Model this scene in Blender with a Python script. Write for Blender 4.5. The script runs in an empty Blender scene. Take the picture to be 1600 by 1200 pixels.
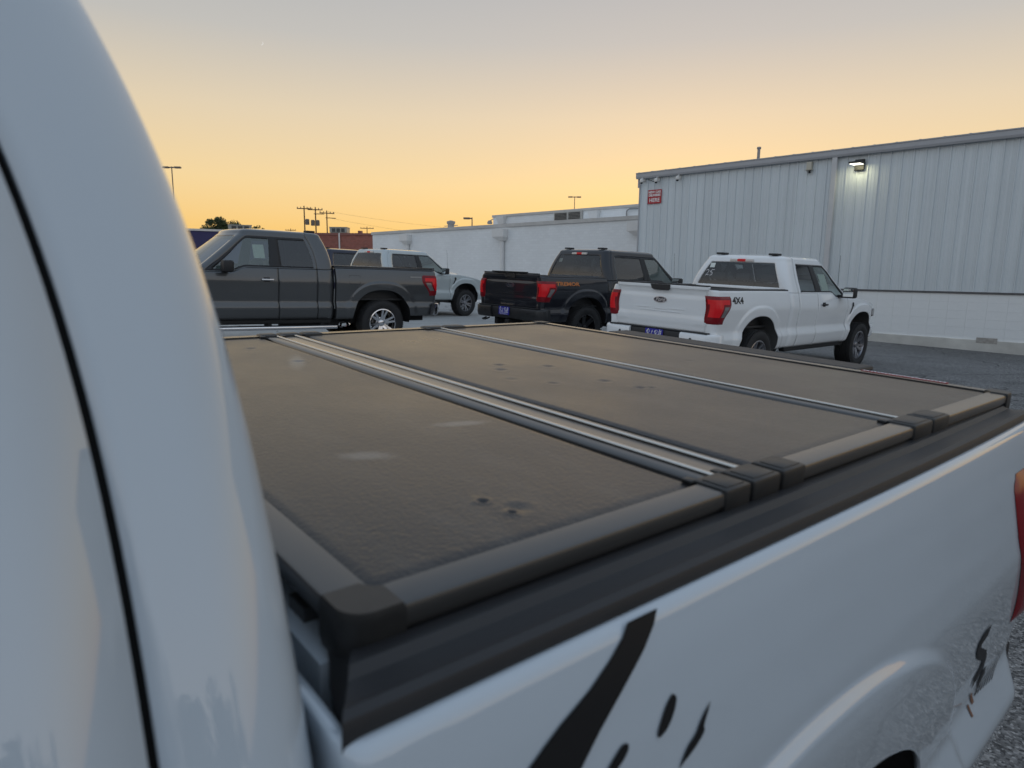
import bpy, bmesh, math, random
import numpy as np
from mathutils import Vector, Matrix

random.seed(7)
SC = bpy.context.scene
COL = SC.collection

# ------------------------------------------------------------------ camera
CAM_H = 1.75
cam_d = bpy.data.cameras.new('camera')
cam_d.sensor_width = 36.0
cam_d.lens = 1042.0 / 1600.0 * 36.0
cam_d.clip_start = 0.02
cam_d.clip_end = 6000
cam_d.dof.use_dof = True
cam_d.dof.focus_distance = 5.0
cam_d.dof.aperture_fstop = 5.8
cam = bpy.data.objects.new('camera', cam_d)
COL.objects.link(cam)
pitch = math.atan(175 / 1042.0)
roll = math.radians(0.67)
fwd = Vector((0, math.cos(pitch), -math.sin(pitch)))
r0 = Vector((1, 0, 0))
d0 = fwd.cross(r0)
rgt = math.cos(roll) * r0 - math.sin(roll) * d0
dwn = math.sin(roll) * r0 + math.cos(roll) * d0
cm = Matrix.Identity(4)
for i, c in enumerate((rgt, -dwn, -fwd)):
    for j in range(3):
        cm[j][i] = c[j]
cm.translation = Vector((0, 0, CAM_H))
cam.matrix_world = cm
SC.camera = cam

# ------------------------------------------------------------------ world, sun, exposure
SUN_AZ = math.radians(14)      # clockwise from +Y
SUN_EL = math.radians(0.3)
world = bpy.data.worlds.new('World')
SC.world = world
world.use_nodes = True
wn = world.node_tree
for n in list(wn.nodes):
    wn.nodes.remove(n)
wo = wn.nodes.new('ShaderNodeOutputWorld')
bg = wn.nodes.new('ShaderNodeBackground')
sky = wn.nodes.new('ShaderNodeTexSky')
sky.sky_type = 'NISHITA'
sky.sun_disc = False
sky.sun_elevation = SUN_EL
sky.sun_rotation = SUN_AZ
sky.air_density = 1.0
sky.dust_density = 2.0
sky.ozone_density = 1.0
sky.altitude = 0
# the evening sky is exposed softly: the physical sky is compressed and blended with an even dusk gradient
# (warm towards the sunset, faint pink opposite, grey blue overhead)
WN = wn.nodes.new; WL = wn.links.new
gm = WN('ShaderNodeGamma'); gm.inputs[1].default_value = 0.45
WL(sky.outputs[0], gm.inputs[0])
nk = WN('ShaderNodeMix'); nk.data_type = 'RGBA'; nk.blend_type = 'MULTIPLY'; nk.inputs['Factor'].default_value = 1.0
WL(gm.outputs[0], nk.inputs[6]); nk.inputs[7].default_value = (0.52, 0.52, 0.52, 1)
tcw = WN('ShaderNodeTexCoord')
sx = WN('ShaderNodeSeparateXYZ'); WL(tcw.outputs['Generated'], sx.inputs[0])
def ramp(stops):
    r = WN('ShaderNodeValToRGB'); e = r.color_ramp.elements
    e[0].position, e[0].color = stops[0][0], (*stops[0][1], 1)
    e[1].position, e[1].color = stops[-1][0], (*stops[-1][1], 1)
    for p, c in stops[1:-1]:
        q = e.new(p); q.color = (*c, 1)
    WL(sx.outputs['Z'], r.inputs[0])
    return r
sunny = ramp([(0.0, (0.86, 0.44, 0.10)), (0.05, (0.87, 0.52, 0.14)), (0.12, (0.84, 0.585, 0.25)), (0.21, (0.69, 0.545, 0.35)),
              (0.30, (0.46, 0.435, 0.40)), (0.40, (0.355, 0.365, 0.385)), (0.60, (0.345, 0.405, 0.49)), (1.0, (0.35, 0.46, 0.61))])
away = ramp([(0.0, (0.62, 0.62, 0.66)), (0.10, (0.78, 0.74, 0.73)), (0.22, (0.66, 0.68, 0.74)), (0.40, (0.49, 0.57, 0.68)), (1.0, (0.35, 0.46, 0.61))])
dt = WN('ShaderNodeVectorMath'); dt.operation = 'DOT_PRODUCT'
WL(tcw.outputs['Generated'], dt.inputs[0]); dt.inputs[1].default_value = (math.sin(SUN_AZ), math.cos(SUN_AZ), 0)
fm = WN('ShaderNodeMapRange'); fm.interpolation_type = 'SMOOTHSTEP'
fm.inputs['From Min'].default_value = -0.6; fm.inputs['From Max'].default_value = 0.75
WL(dt.outputs['Value'], fm.inputs['Value'])
sk = WN('ShaderNodeMix'); sk.data_type = 'RGBA'
WL(fm.outputs[0], sk.inputs['Factor']); WL(away.outputs[0], sk.inputs[6]); WL(sunny.outputs[0], sk.inputs[7])
fin = WN('ShaderNodeMix'); fin.data_type = 'RGBA'; fin.inputs['Factor'].default_value = 0.25
WL(sk.outputs[2], fin.inputs[6]); WL(nk.outputs[2], fin.inputs[7])
WL(fin.outputs[2], bg.inputs[0])
bg.inputs[1].default_value = 1.0
wn.links.new(bg.outputs[0], wo.inputs[0])

sun_d = bpy.data.lights.new('sun', 'SUN')
sun_d.energy = 0.25
sun_d.angle = math.radians(8)
sun_d.color = (1.0, 0.72, 0.42)
sun = bpy.data.objects.new('sun', sun_d)
COL.objects.link(sun)
sdir = Vector((math.sin(SUN_AZ) * math.cos(0.03), math.cos(SUN_AZ) * math.cos(0.03), math.sin(0.03)))
sun.rotation_euler = sdir.to_track_quat('Z', 'Y').to_euler()
sun.location = (0, 0, 30)

SC.view_settings.view_transform = 'Standard'
SC.view_settings.look = 'None'
SC.view_settings.exposure = 0.25
SC.view_settings.gamma = 1.0
SC.view_settings.use_curve_mapping = False

# ------------------------------------------------------------------ helpers
def new_obj(name, me, parent=None, label=None, cat=None, group=None, kind=None):
    o = bpy.data.objects.new(name, me)
    COL.objects.link(o)
    if parent is not None:
        o.parent = parent
    for k, v in (('label', label), ('category', cat), ('group', group), ('kind', kind)):
        if v:
            o[k] = v
    return o

def mesh(name, verts, faces, mat=None, smooth=False, fix=True):
    me = bpy.data.meshes.new(name)
    me.from_pydata([tuple(map(float, v)) for v in verts], [], [tuple(map(int, f)) for f in faces])
    me.update()
    if fix:
        bm = bmesh.new(); bm.from_mesh(me)
        bmesh.ops.remove_doubles(bm, verts=bm.verts, dist=1e-5)
        bm.to_mesh(me); bm.free()
    if mat:
        me.materials.append(mat)
    if smooth:
        me.polygons.foreach_set('use_smooth', [True] * len(me.polygons))
        try:
            me.set_sharp_from_angle(angle=math.radians(38 if smooth is True else smooth))
        except Exception:
            pass
    return me

class MB:
    """collects shapes into one mesh"""
    def __init__(s):
        s.v = []; s.f = []
    def add(s, v, f):
        n = len(s.v)
        s.v += [tuple(p) for p in v]
        s.f += [tuple(i + n for i in q) for q in f]
        return s
    def box(s, a, b, m=None, taper=0.0):
        x0, y0, z0 = a; x1, y1, z1 = b
        t = taper
        v = [(x0, y0, z0), (x1, y0, z0), (x1, y1, z0), (x0, y1, z0),
             (x0 + t, y0 + t, z1), (x1 - t, y0 + t, z1), (x1 - t, y1 - t, z1), (x0 + t, y1 - t, z1)]
        if m is not None:
            v = [tuple(m @ Vector(p)) for p in v]
        return s.add(v, [(3, 2, 1, 0), (4, 5, 6, 7), (0, 1, 5, 4), (1, 2, 6, 5), (2, 3, 7, 6), (3, 0, 4, 7)])
    def bbox(s, a, b, r, m=None):
        """box with bevelled edges"""
        bm = bmesh.new()
        c = [(p + q) / 2 for p, q in zip(a, b)]; d = [abs(q - p) for p, q in zip(a, b)]
        bmesh.ops.create_cube(bm, size=1.0, matrix=Matrix.Translation(c) @ Matrix.Diagonal((d[0], d[1], d[2], 1)))
        bmesh.ops.bevel(bm, geom=list(bm.edges), offset=r, segments=2, affect='EDGES', profile=0.5, clamp_overlap=True)
        bm.verts.index_update()
        v = [tuple((m @ q.co) if m is not None else q.co) for q in bm.verts]
        f = [tuple(q.index for q in fc.verts) for fc in bm.faces]
        bm.free()
        return s.add(v, f)
    def tube(s, pts, r, n=8, cap=True):
        pts = [Vector(p) for p in pts]
        rs = r if isinstance(r, (list, tuple)) else [r] * len(pts)
        v = []; f = []
        t0 = (pts[1] - pts[0]).normalized()
        u = t0.orthogonal().normalized()
        for i, p in enumerate(pts):
            t = (pts[min(i + 1, len(pts) - 1)] - pts[max(i - 1, 0)]).normalized()
            u = (u - t * u.dot(t)).normalized(); w = t.cross(u)
            for k in range(n):
                a = 2 * math.pi * k / n
                v.append(p + (u * math.cos(a) + w * math.sin(a)) * rs[i])
        for i in range(len(pts) - 1):
            for k in range(n):
                f.append((i * n + k, i * n + (k + 1) % n, (i + 1) * n + (k + 1) % n, (i + 1) * n + k))
        if cap:
            f.append(tuple(range(n))[::-1]); f.append(tuple((len(pts) - 1) * n + k for k in range(n)))
        return s.add(v, f)
    def lathe(s, prof, n=32, axis='y', c=(0, 0, 0), closed=False):
        """prof: (radius, along axis)"""
        v = []; f = []
        for (r, h) in prof:
            for k in range(n):
                a = 2 * math.pi * k / n
                p = (r * math.cos(a), h, r * math.sin(a)) if axis == 'y' else (r * math.cos(a), r * math.sin(a), h)
                v.append((p[0] + c[0], p[1] + c[1], p[2] + c[2]))
        m = len(prof)
        for i in range(m if closed else m - 1):
            j = (i + 1) % m
            for k in range(n):
                q = (i * n + k, i * n + (k + 1) % n, j * n + (k + 1) % n, j * n + k)
                f.append(q[::-1] if axis == 'y' else q)
        return s.add(v, f)
    def prism(s, poly, fn, t):
        """2D polygon poly mapped by fn(u,v,w), extruded w=0..t"""
        n = len(poly)
        v = [fn(p[0], p[1], 0) for p in poly] + [fn(p[0], p[1], t) for p in poly]
        f = [tuple(range(n))[::-1], tuple(range(n, 2 * n))] + [(i, (i + 1) % n, n + (i + 1) % n, n + i) for i in range(n)]
        return s.add(v, f)
    def extrude(s, prof, p0, p1, out, up=(0, 0, 1), cap=True):
        """profile (a,b) -> a*out + b*up swept from p0 to p1"""
        p0 = Vector(p0); p1 = Vector(p1); out = Vector(out); up = Vector(up)
        n = len(prof)
        v = [p0 + out * a + up * b for a, b in prof] + [p1 + out * a + up * b for a, b in prof]
        f = [(i, (i + 1) % n, n + (i + 1) % n, n + i) for i in range(n)]
        if cap:
            f += [tuple(range(n))[::-1], tuple(range(n, 2 * n))]
        return s.add(v, f)
    def build(s, name, mat, parent=None, smooth=False, recalc=True, **kw):
        me = mesh(name, s.v, s.f, mat, smooth=False)
        if recalc:
            bm = bmesh.new(); bm.from_mesh(me)
            bmesh.ops.recalc_face_normals(bm, faces=bm.faces)
            bm.to_mesh(me); bm.free()
        if smooth:
            me.polygons.foreach_set('use_smooth', [True] * len(me.polygons))
            try:
                me.set_sharp_from_angle(angle=math.radians(38 if smooth is True else smooth))
            except Exception:
                pass
        return new_obj(name, me, parent, **kw)

def thing(name, label, cat, loc=(0, 0, 0), rot=None, group=None):
    o = bpy.data.objects.new(name, None)
    COL.objects.link(o)
    o.empty_display_size = 0.3
    if rot is not None:
        o.matrix_world = Matrix.Translation(loc) @ rot.to_4x4()
    else:
        o.location = loc
    o['label'] = label; o['category'] = cat
    if group:
        o['group'] = group
    return o

def text_2d(txt, size=1.0, shear=0.0, spacing=1.0, bold=0.0):
    c = bpy.data.curves.new('lettering', 'FONT')
    c.body = txt; c.size = size; c.shear = shear; c.space_character = spacing
    c.align_x = 'CENTER'; c.align_y = 'CENTER'; c.resolution_u = 3
    c.offset = bold
    o = bpy.data.objects.new('lettering', c)
    COL.objects.link(o)
    bpy.context.view_layer.update()
    me = o.to_mesh()
    v = [(p.co.x, p.co.y) for p in me.vertices]
    f = [tuple(p.vertices) for p in me.polygons]
    o.to_mesh_clear()
    bpy.data.objects.remove(o); bpy.data.curves.remove(c)
    return v, f

def stroke_2d(lines, w):
    """polylines -> ribbon mesh in 2D"""
    v = []; f = []
    for pts in lines:
        n = len(pts)
        for i, p in enumerate(pts):
            a = pts[max(i - 1, 0)]; b = pts[min(i + 1, n - 1)]
            dx, dy = b[0] - a[0], b[1] - a[1]
            l = math.hypot(dx, dy) or 1
            nx, ny = -dy / l * w / 2, dx / l * w / 2
            v += [(p[0] + nx, p[1] + ny), (p[0] - nx, p[1] - ny)]
        b0 = len(v) - 2 * n
        for i in range(n - 1):
            f.append((b0 + 2 * i, b0 + 2 * i + 1, b0 + 2 * i + 3, b0 + 2 * i + 2))
    return v, f

def smooth_line(pts, k=5):
    out = []
    n = len(pts)
    for i in range(n - 1):
        p0 = pts[max(i - 1, 0)]; p1 = pts[i]; p2 = pts[i + 1]; p3 = pts[min(i + 2, n - 1)]
        for j in range(k):
            t = j / k
            out.append(tuple(0.5 * (2 * p1[a] + (p2[a] - p0[a]) * t + (2 * p0[a] - 5 * p1[a] + 4 * p2[a] - p3[a]) * t * t
                             + (3 * p1[a] - p0[a] - 3 * p2[a] + p3[a]) * t ** 3) for a in range(2)))
    out.append(tuple(pts[-1]))
    return out

def fill_poly(polys, cuts=0, seg=None):
    """polygon outline(s) with holes -> 2D triangulated verts, faces"""
    bm = bmesh.new()
    for poly in polys:
        vs = [bm.verts.new((p[0], p[1], 0)) for p in poly]
        for i in range(len(vs)):
            bm.edges.new((vs[i], vs[(i + 1) % len(vs)]))
    bmesh.ops.triangle_fill(bm, use_beauty=True, edges=list(bm.edges))
    if seg:
        for _ in range(6):
            es = [e for e in bm.edges if e.calc_length() > seg]
            if not es:
                break
            bmesh.ops.subdivide_edges(bm, edges=es, cuts=1)
            bmesh.ops.triangulate(bm, faces=[f for f in bm.faces if len(f.verts) > 3])
    bm.verts.index_update()
    v = [(q.co.x, q.co.y) for q in bm.verts]
    f = [tuple(q.index for q in fc.verts) for fc in bm.faces]
    bm.free()
    return v, f

# ------------------------------------------------------------------ materials
MATS = {}
def nodes_of(name):
    m = bpy.data.materials.new(name); m.use_nodes = True
    nt = m.node_tree
    return m, nt, nt.nodes['Principled BSDF']

def mat(name, col, rough=0.5, metal=0.0, coat=0.0, coat_r=0.03, spec=0.5, var=0.0, vscale=6.0, bump=0.0, bscale=200.0, bdist=0.002,
        rvar=0.0, emit=None, estr=0.0, coords='Object'):
    if name in MATS:
        return MATS[name]
    m, nt, b = nodes_of(name)
    b.inputs['Base Color'].default_value = (*col, 1)
    b.inputs['Roughness'].default_value = rough
    b.inputs['Metallic'].default_value = metal
    b.inputs['Coat Weight'].default_value = coat
    b.inputs['Coat Roughness'].default_value = coat_r
    b.inputs['Specular IOR Level'].default_value = spec
    tc = nt.nodes.new('ShaderNodeTexCoord')
    if var > 0 or rvar > 0:
        nz = nt.nodes.new('ShaderNodeTexNoise'); nz.inputs['Scale'].default_value = vscale; nz.inputs['Detail'].default_value = 6
        nz.inputs['Roughness'].default_value = 0.62
        nt.links.new(tc.outputs[coords], nz.inputs['Vector'])
    if var > 0:
        mr = nt.nodes.new('ShaderNodeMapRange')
        mr.inputs['From Min'].default_value = 0.25; mr.inputs['From Max'].default_value = 0.75
        mr.inputs['To Min'].default_value = 1 - var; mr.inputs['To Max'].default_value = 1 + var
        nt.links.new(nz.outputs['Fac'], mr.inputs['Value'])
        mx = nt.nodes.new('ShaderNodeMix'); mx.data_type = 'RGBA'; mx.blend_type = 'MULTIPLY'
        mx.inputs['Factor'].default_value = 1.0
        mx.inputs[6].default_value = (*col, 1)
        nt.links.new(mr.outputs[0], mx.inputs[7])
        nt.links.new(mx.outputs[2], b.inputs['Base Color'])
    if rvar > 0:
        m2 = nt.nodes.new('ShaderNodeMapRange')
        m2.inputs['From Min'].default_value = 0.3; m2.inputs['From Max'].default_value = 0.7
        m2.inputs['To Min'].default_value = max(0.02, rough - rvar); m2.inputs['To Max'].default_value = rough + rvar
        nt.links.new(nz.outputs['Fac'], m2.inputs['Value'])
        nt.links.new(m2.outputs[0], b.inputs['Roughness'])
    if bump > 0:
        n2 = nt.nodes.new('ShaderNodeTexNoise'); n2.inputs['Scale'].default_value = bscale; n2.inputs['Detail'].default_value = 3
        nt.links.new(tc.outputs[coords], n2.inputs['Vector'])
        bp = nt.nodes.new('ShaderNodeBump'); bp.inputs['Strength'].default_value = bump; bp.inputs['Distance'].default_value = bdist
        nt.links.new(n2.outputs['Fac'], bp.inputs['Height'])
        nt.links.new(bp.outputs[0], b.inputs['Normal'])
    if emit:
        b.inputs['Emission Color'].default_value = (*emit, 1)
        b.inputs['Emission Strength'].default_value = estr
    MATS[name] = m
    return m

def glass_mat(name, tint, refl=1.0, opacity=0.0, body=(0.02, 0.025, 0.03), ior=1.7):
    if name in MATS:
        return MATS[name]
    m = bpy.data.materials.new(name); m.use_nodes = True
    nt = m.node_tree
    nt.nodes.remove(nt.nodes['Principled BSDF'])
    out = nt.nodes['Material Output']
    tr = nt.nodes.new('ShaderNodeBsdfTransparent'); tr.inputs[0].default_value = (*tint, 1)
    df = nt.nodes.new('ShaderNodeBsdfDiffuse'); df.inputs[0].default_value = (*body, 1)
    mx0 = nt.nodes.new('ShaderNodeMixShader'); mx0.inputs[0].default_value = opacity
    nt.links.new(tr.outputs[0], mx0.inputs[1]); nt.links.new(df.outputs[0], mx0.inputs[2])
    gl = nt.nodes.new('ShaderNodeBsdfGlossy'); gl.inputs['Roughness'].default_value = 0.02
    gl.inputs[0].default_value = (refl, refl, refl, 1)
    fr = nt.nodes.new('ShaderNodeFresnel'); fr.inputs[0].default_value = ior
    mx = nt.nodes.new('ShaderNodeMixShader')
    nt.links.new(fr.outputs[0], mx.inputs[0]); nt.links.new(mx0.outputs[0], mx.inputs[1]); nt.links.new(gl.outputs[0], mx.inputs[2])
    nt.links.new(mx.outputs[0], out.inputs[0])
    MATS[name] = m
    return m

def paint(name, col, metal=0.0, rough=0.45, ior=1.5):
    if name in MATS:
        return MATS[name]
    m = mat(name, col, rough=rough, metal=metal, coat=1.0, coat_r=0.03, var=0.025, vscale=1.5, spec=0.15)
    m.node_tree.nodes['Principled BSDF'].inputs['Coat IOR'].default_value = ior
    return m

# ------------------------------------------------------------------ the lie of the lot
def soft_min(v, lim, k=1.2):
    return -math.log(math.exp(-max(min(v, 60), -60) / k) + math.exp(-lim / k)) * k
def G(x, y):
    yy = soft_min(max(y, -30), 12.0)
    return 0.08 - 0.03 * 25 * math.tanh(x / 25.0) + 0.02 * max(yy, -12)

# ------------------------------------------------------------------ ground
def ground_mat():
    m, nt, b = nodes_of('lot_asphalt')
    N = nt.nodes.new; L = nt.links.new
    tc = N('ShaderNodeTexCoord')
    big = N('ShaderNodeTexNoise'); big.inputs['Scale'].default_value = 0.22; big.inputs['Detail'].default_value = 7; big.inputs['Roughness'].default_value = 0.65
    L(tc.outputs['Object'], big.inputs['Vector'])
    vor = N('ShaderNodeTexVoronoi'); vor.inputs['Scale'].default_value = 95
    L(tc.outputs['Object'], vor.inputs['Vector'])
    fine = N('ShaderNodeTexNoise'); fine.inputs['Scale'].default_value = 260; fine.inputs['Detail'].default_value = 3
    L(tc.outputs['Object'], fine.inputs['Vector'])
    # aggregate colour per chip
    cr = N('ShaderNodeValToRGB')
    e = cr.color_ramp.elements
    e[0].position = 0.0; e[0].color = (0.05, 0.05, 0.052, 1)
    e[1].position = 1.0; e[1].color = (0.44, 0.43, 0.42, 1)
    a = cr.color_ramp.elements.new(0.5); a.color = (0.17, 0.168, 0.166, 1)
    a = cr.color_ramp.elements.new(0.84); a.color = (0.27, 0.265, 0.26, 1)
    sep = N('ShaderNodeSeparateColor'); L(vor.outputs['Color'], sep.inputs[0])
    L(sep.outputs[0], cr.inputs[0])
    # worn pale part of the lot away from the building, darker asphalt by the wall
    xyz = N('ShaderNodeSeparateXYZ'); L(tc.outputs['Object'], xyz.inputs[0])
    mr = N('ShaderNodeMapRange'); mr.inputs['From Min'].default_value = 6.5; mr.inputs['From Max'].default_value = 1.0
    mr.inputs['To Min'].default_value = 0.0; mr.inputs['To Max'].default_value = 1.0
    ad = N('ShaderNodeMath'); ad.operation = 'MULTIPLY_ADD'; ad.inputs[1].default_value = 5.0
    L(big.outputs['Fac'], ad.inputs[0]); L(xyz.outputs['X'], ad.inputs[2])
    sb = N('ShaderNodeMath'); sb.operation = 'SUBTRACT'; sb.inputs[1].default_value = 2.5
    L(ad.outputs[0], sb.inputs[0]); L(sb.outputs[0], mr.inputs['Value'])
    ym = N('ShaderNodeMapRange'); ym.inputs['From Min'].default_value = 5.0; ym.inputs['From Max'].default_value = 9.0
    L(xyz.outputs['Y'], ym.inputs['Value'])
    mm = N('ShaderNodeMath'); mm.operation = 'MULTIPLY'; L(mr.outputs[0], mm.inputs[0]); L(ym.outputs[0], mm.inputs[1])
    pale = N('ShaderNodeMix'); pale.data_type = 'RGBA'
    L(mm.outputs[0], pale.inputs['Factor']); L(cr.outputs[0], pale.inputs[6]); pale.inputs[7].default_value = (0.40, 0.40, 0.39, 1)
    tone = N('ShaderNodeMapRange'); tone.inputs['From Min'].default_value = 0.3; tone.inputs['From Max'].default_value = 0.7
    tone.inputs['To Min'].default_value = 0.72; tone.inputs['To Max'].default_value = 1.25
    L(big.outputs['Fac'], tone.inputs['Value'])
    mul = N('ShaderNodeMix'); mul.data_type = 'RGBA'; mul.blend_type = 'MULTIPLY'; mul.inputs['Factor'].default_value = 1
    L(pale.outputs[2], mul.inputs[6]); L(tone.outputs[0], mul.inputs[7])
    wob = N('ShaderNodeTexNoise'); wob.inputs['Scale'].default_value = 1.3; wob.inputs['Detail'].default_value = 4
    L(tc.outputs['Object'], wob.inputs['Vector'])
    wa = N('ShaderNodeMix'); wa.data_type = 'RGBA'; wa.blend_type = 'ADD'; wa.inputs['Factor'].default_value = 0.9
    L(tc.outputs['Object'], wa.inputs[6]); L(wob.outputs['Color'], wa.inputs[7])
    ck = N('ShaderNodeTexVoronoi'); ck.feature = 'DISTANCE_TO_EDGE'; ck.inputs['Scale'].default_value = 0.33
    L(wa.outputs[2], ck.inputs['Vector'])
    cm_ = N('ShaderNodeMapRange'); cm_.inputs['From Min'].default_value = 0.002; cm_.inputs['From Max'].default_value = 0.007
    cm_.inputs['To Min'].default_value = 0.45; cm_.inputs['To Max'].default_value = 1.0
    L(ck.outputs['Distance'], cm_.inputs['Value'])
    st = N('ShaderNodeTexNoise'); st.inputs['Scale'].default_value = 0.9; st.inputs['Detail'].default_value = 3; L(tc.outputs['Object'], st.inputs['Vector'])
    sr = N('ShaderNodeMapRange'); sr.inputs['From Min'].default_value = 0.62; sr.inputs['From Max'].default_value = 0.72
    sr.inputs['To Min'].default_value = 1.0; sr.inputs['To Max'].default_value = 0.72
    L(st.outputs['Fac'], sr.inputs['Value'])
    ms = N('ShaderNodeMath'); ms.operation = 'MULTIPLY'; L(cm_.outputs[0], ms.inputs[0]); L(sr.outputs[0], ms.inputs[1])
    mul2 = N('ShaderNodeMix'); mul2.data_type = 'RGBA'; mul2.blend_type = 'MULTIPLY'; mul2.inputs['Factor'].default_value = 1
    L(mul.outputs[2], mul2.inputs[6]); L(ms.outputs[0], mul2.inputs[7])
    L(mul2.outputs[2], b.inputs['Base Color'])
    b.inputs['Roughness'].default_value = 0.85
    b.inputs['Specular IOR Level'].default_value = 0.3
    bp = N('ShaderNodeBump'); bp.inputs['Strength'].default_value = 0.9; bp.inputs['Distance'].default_value = 0.006
    sm = N('ShaderNodeMath'); sm.operation = 'MULTIPLY_ADD'; sm.inputs[1].default_value = -0.9
    L(vor.outputs['Distance'], sm.inputs[0]); L(fine.outputs['Fac'], sm.inputs[2])
    L(sm.outputs[0], bp.inputs['Height']); L(bp.outputs[0], b.inputs['Normal'])
    return m

def build_ground():
    t = np.linspace(-1, 1, 121)
    a = np.sinh(t * 7.2) / math.sinh(7.2) * 3000
    v = []; f = []
    n = len(a)
    for y in a:
        for x in a:
            v.append((x, y + 8, G(x, y + 8)))
    for j in range(n - 1):
        for i in range(n - 1):
            f.append((j * n + i, j * n + i + 1, (j + 1) * n + i + 1, (j + 1) * n + i))
    me = mesh('ground', v, f, ground_mat(), smooth=180, fix=False)
    new_obj('ground', me, kind='structure', label='grey asphalt lot strewn with pale stone chips')
build_ground()

# ------------------------------------------------------------------ buildings along the far side
AX = Vector((11.8365, 15.3565, 0.0))
DD = Vector((-0.69075763, 0.72308637, 0.0))
WR = Matrix(((DD.x, -DD.y, 0), (DD.y, DD.x, 0), (0, 0, 1)))   # x along the wall, y towards the lot, z up

def cam_unit(name, label, s, z, kind, parent_rot=WR):
    o = thing(name, label, 'camera', AX + WR @ Vector((s, 0.03, z)), WR, 'cameras under the gutter')
    wm = mat('camera_white', (0.72, 0.72, 0.70), 0.4)
    MB().bbox((-0.05, 0, -0.05), (0.05, 0.03, 0.08), 0.008).build('mount_plate', wm, o)
    MB().tube([(0, 0.02, 0.03), (0, 0.10, 0.05), (0, 0.16, 0.02)], 0.022, 10).build('arm', wm, o, smooth=True)
    MB().lathe([(0.0, 0.05), (0.045, 0.045), (0.06, 0.01), (0.06, -0.05), (0.05, -0.07), (0.0, -0.07)], 16, 'z', (0, 0.16, -0.02)).build('housing', wm, o, smooth=True)
    MB().lathe([(0.046, -0.065), (0.044, -0.09), (0.03, -0.11), (0.0, -0.118)], 16, 'z', (0, 0.16, -0.02)).build('lens_dome', mat('dome_black', (0.01, 0.01, 0.012), 0.08), o, smooth=True)
    if kind:
        MB().tube([(0, 0.02, -0.03), (0.12, 0.03, -0.07), (0.28, 0.03, -0.01), (0.42, 0.02, 0.05)], 0.008, 6).build('cable', mat('cable_black', (0.02, 0.02, 0.02), 0.6), o, smooth=True)
    return o

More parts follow.
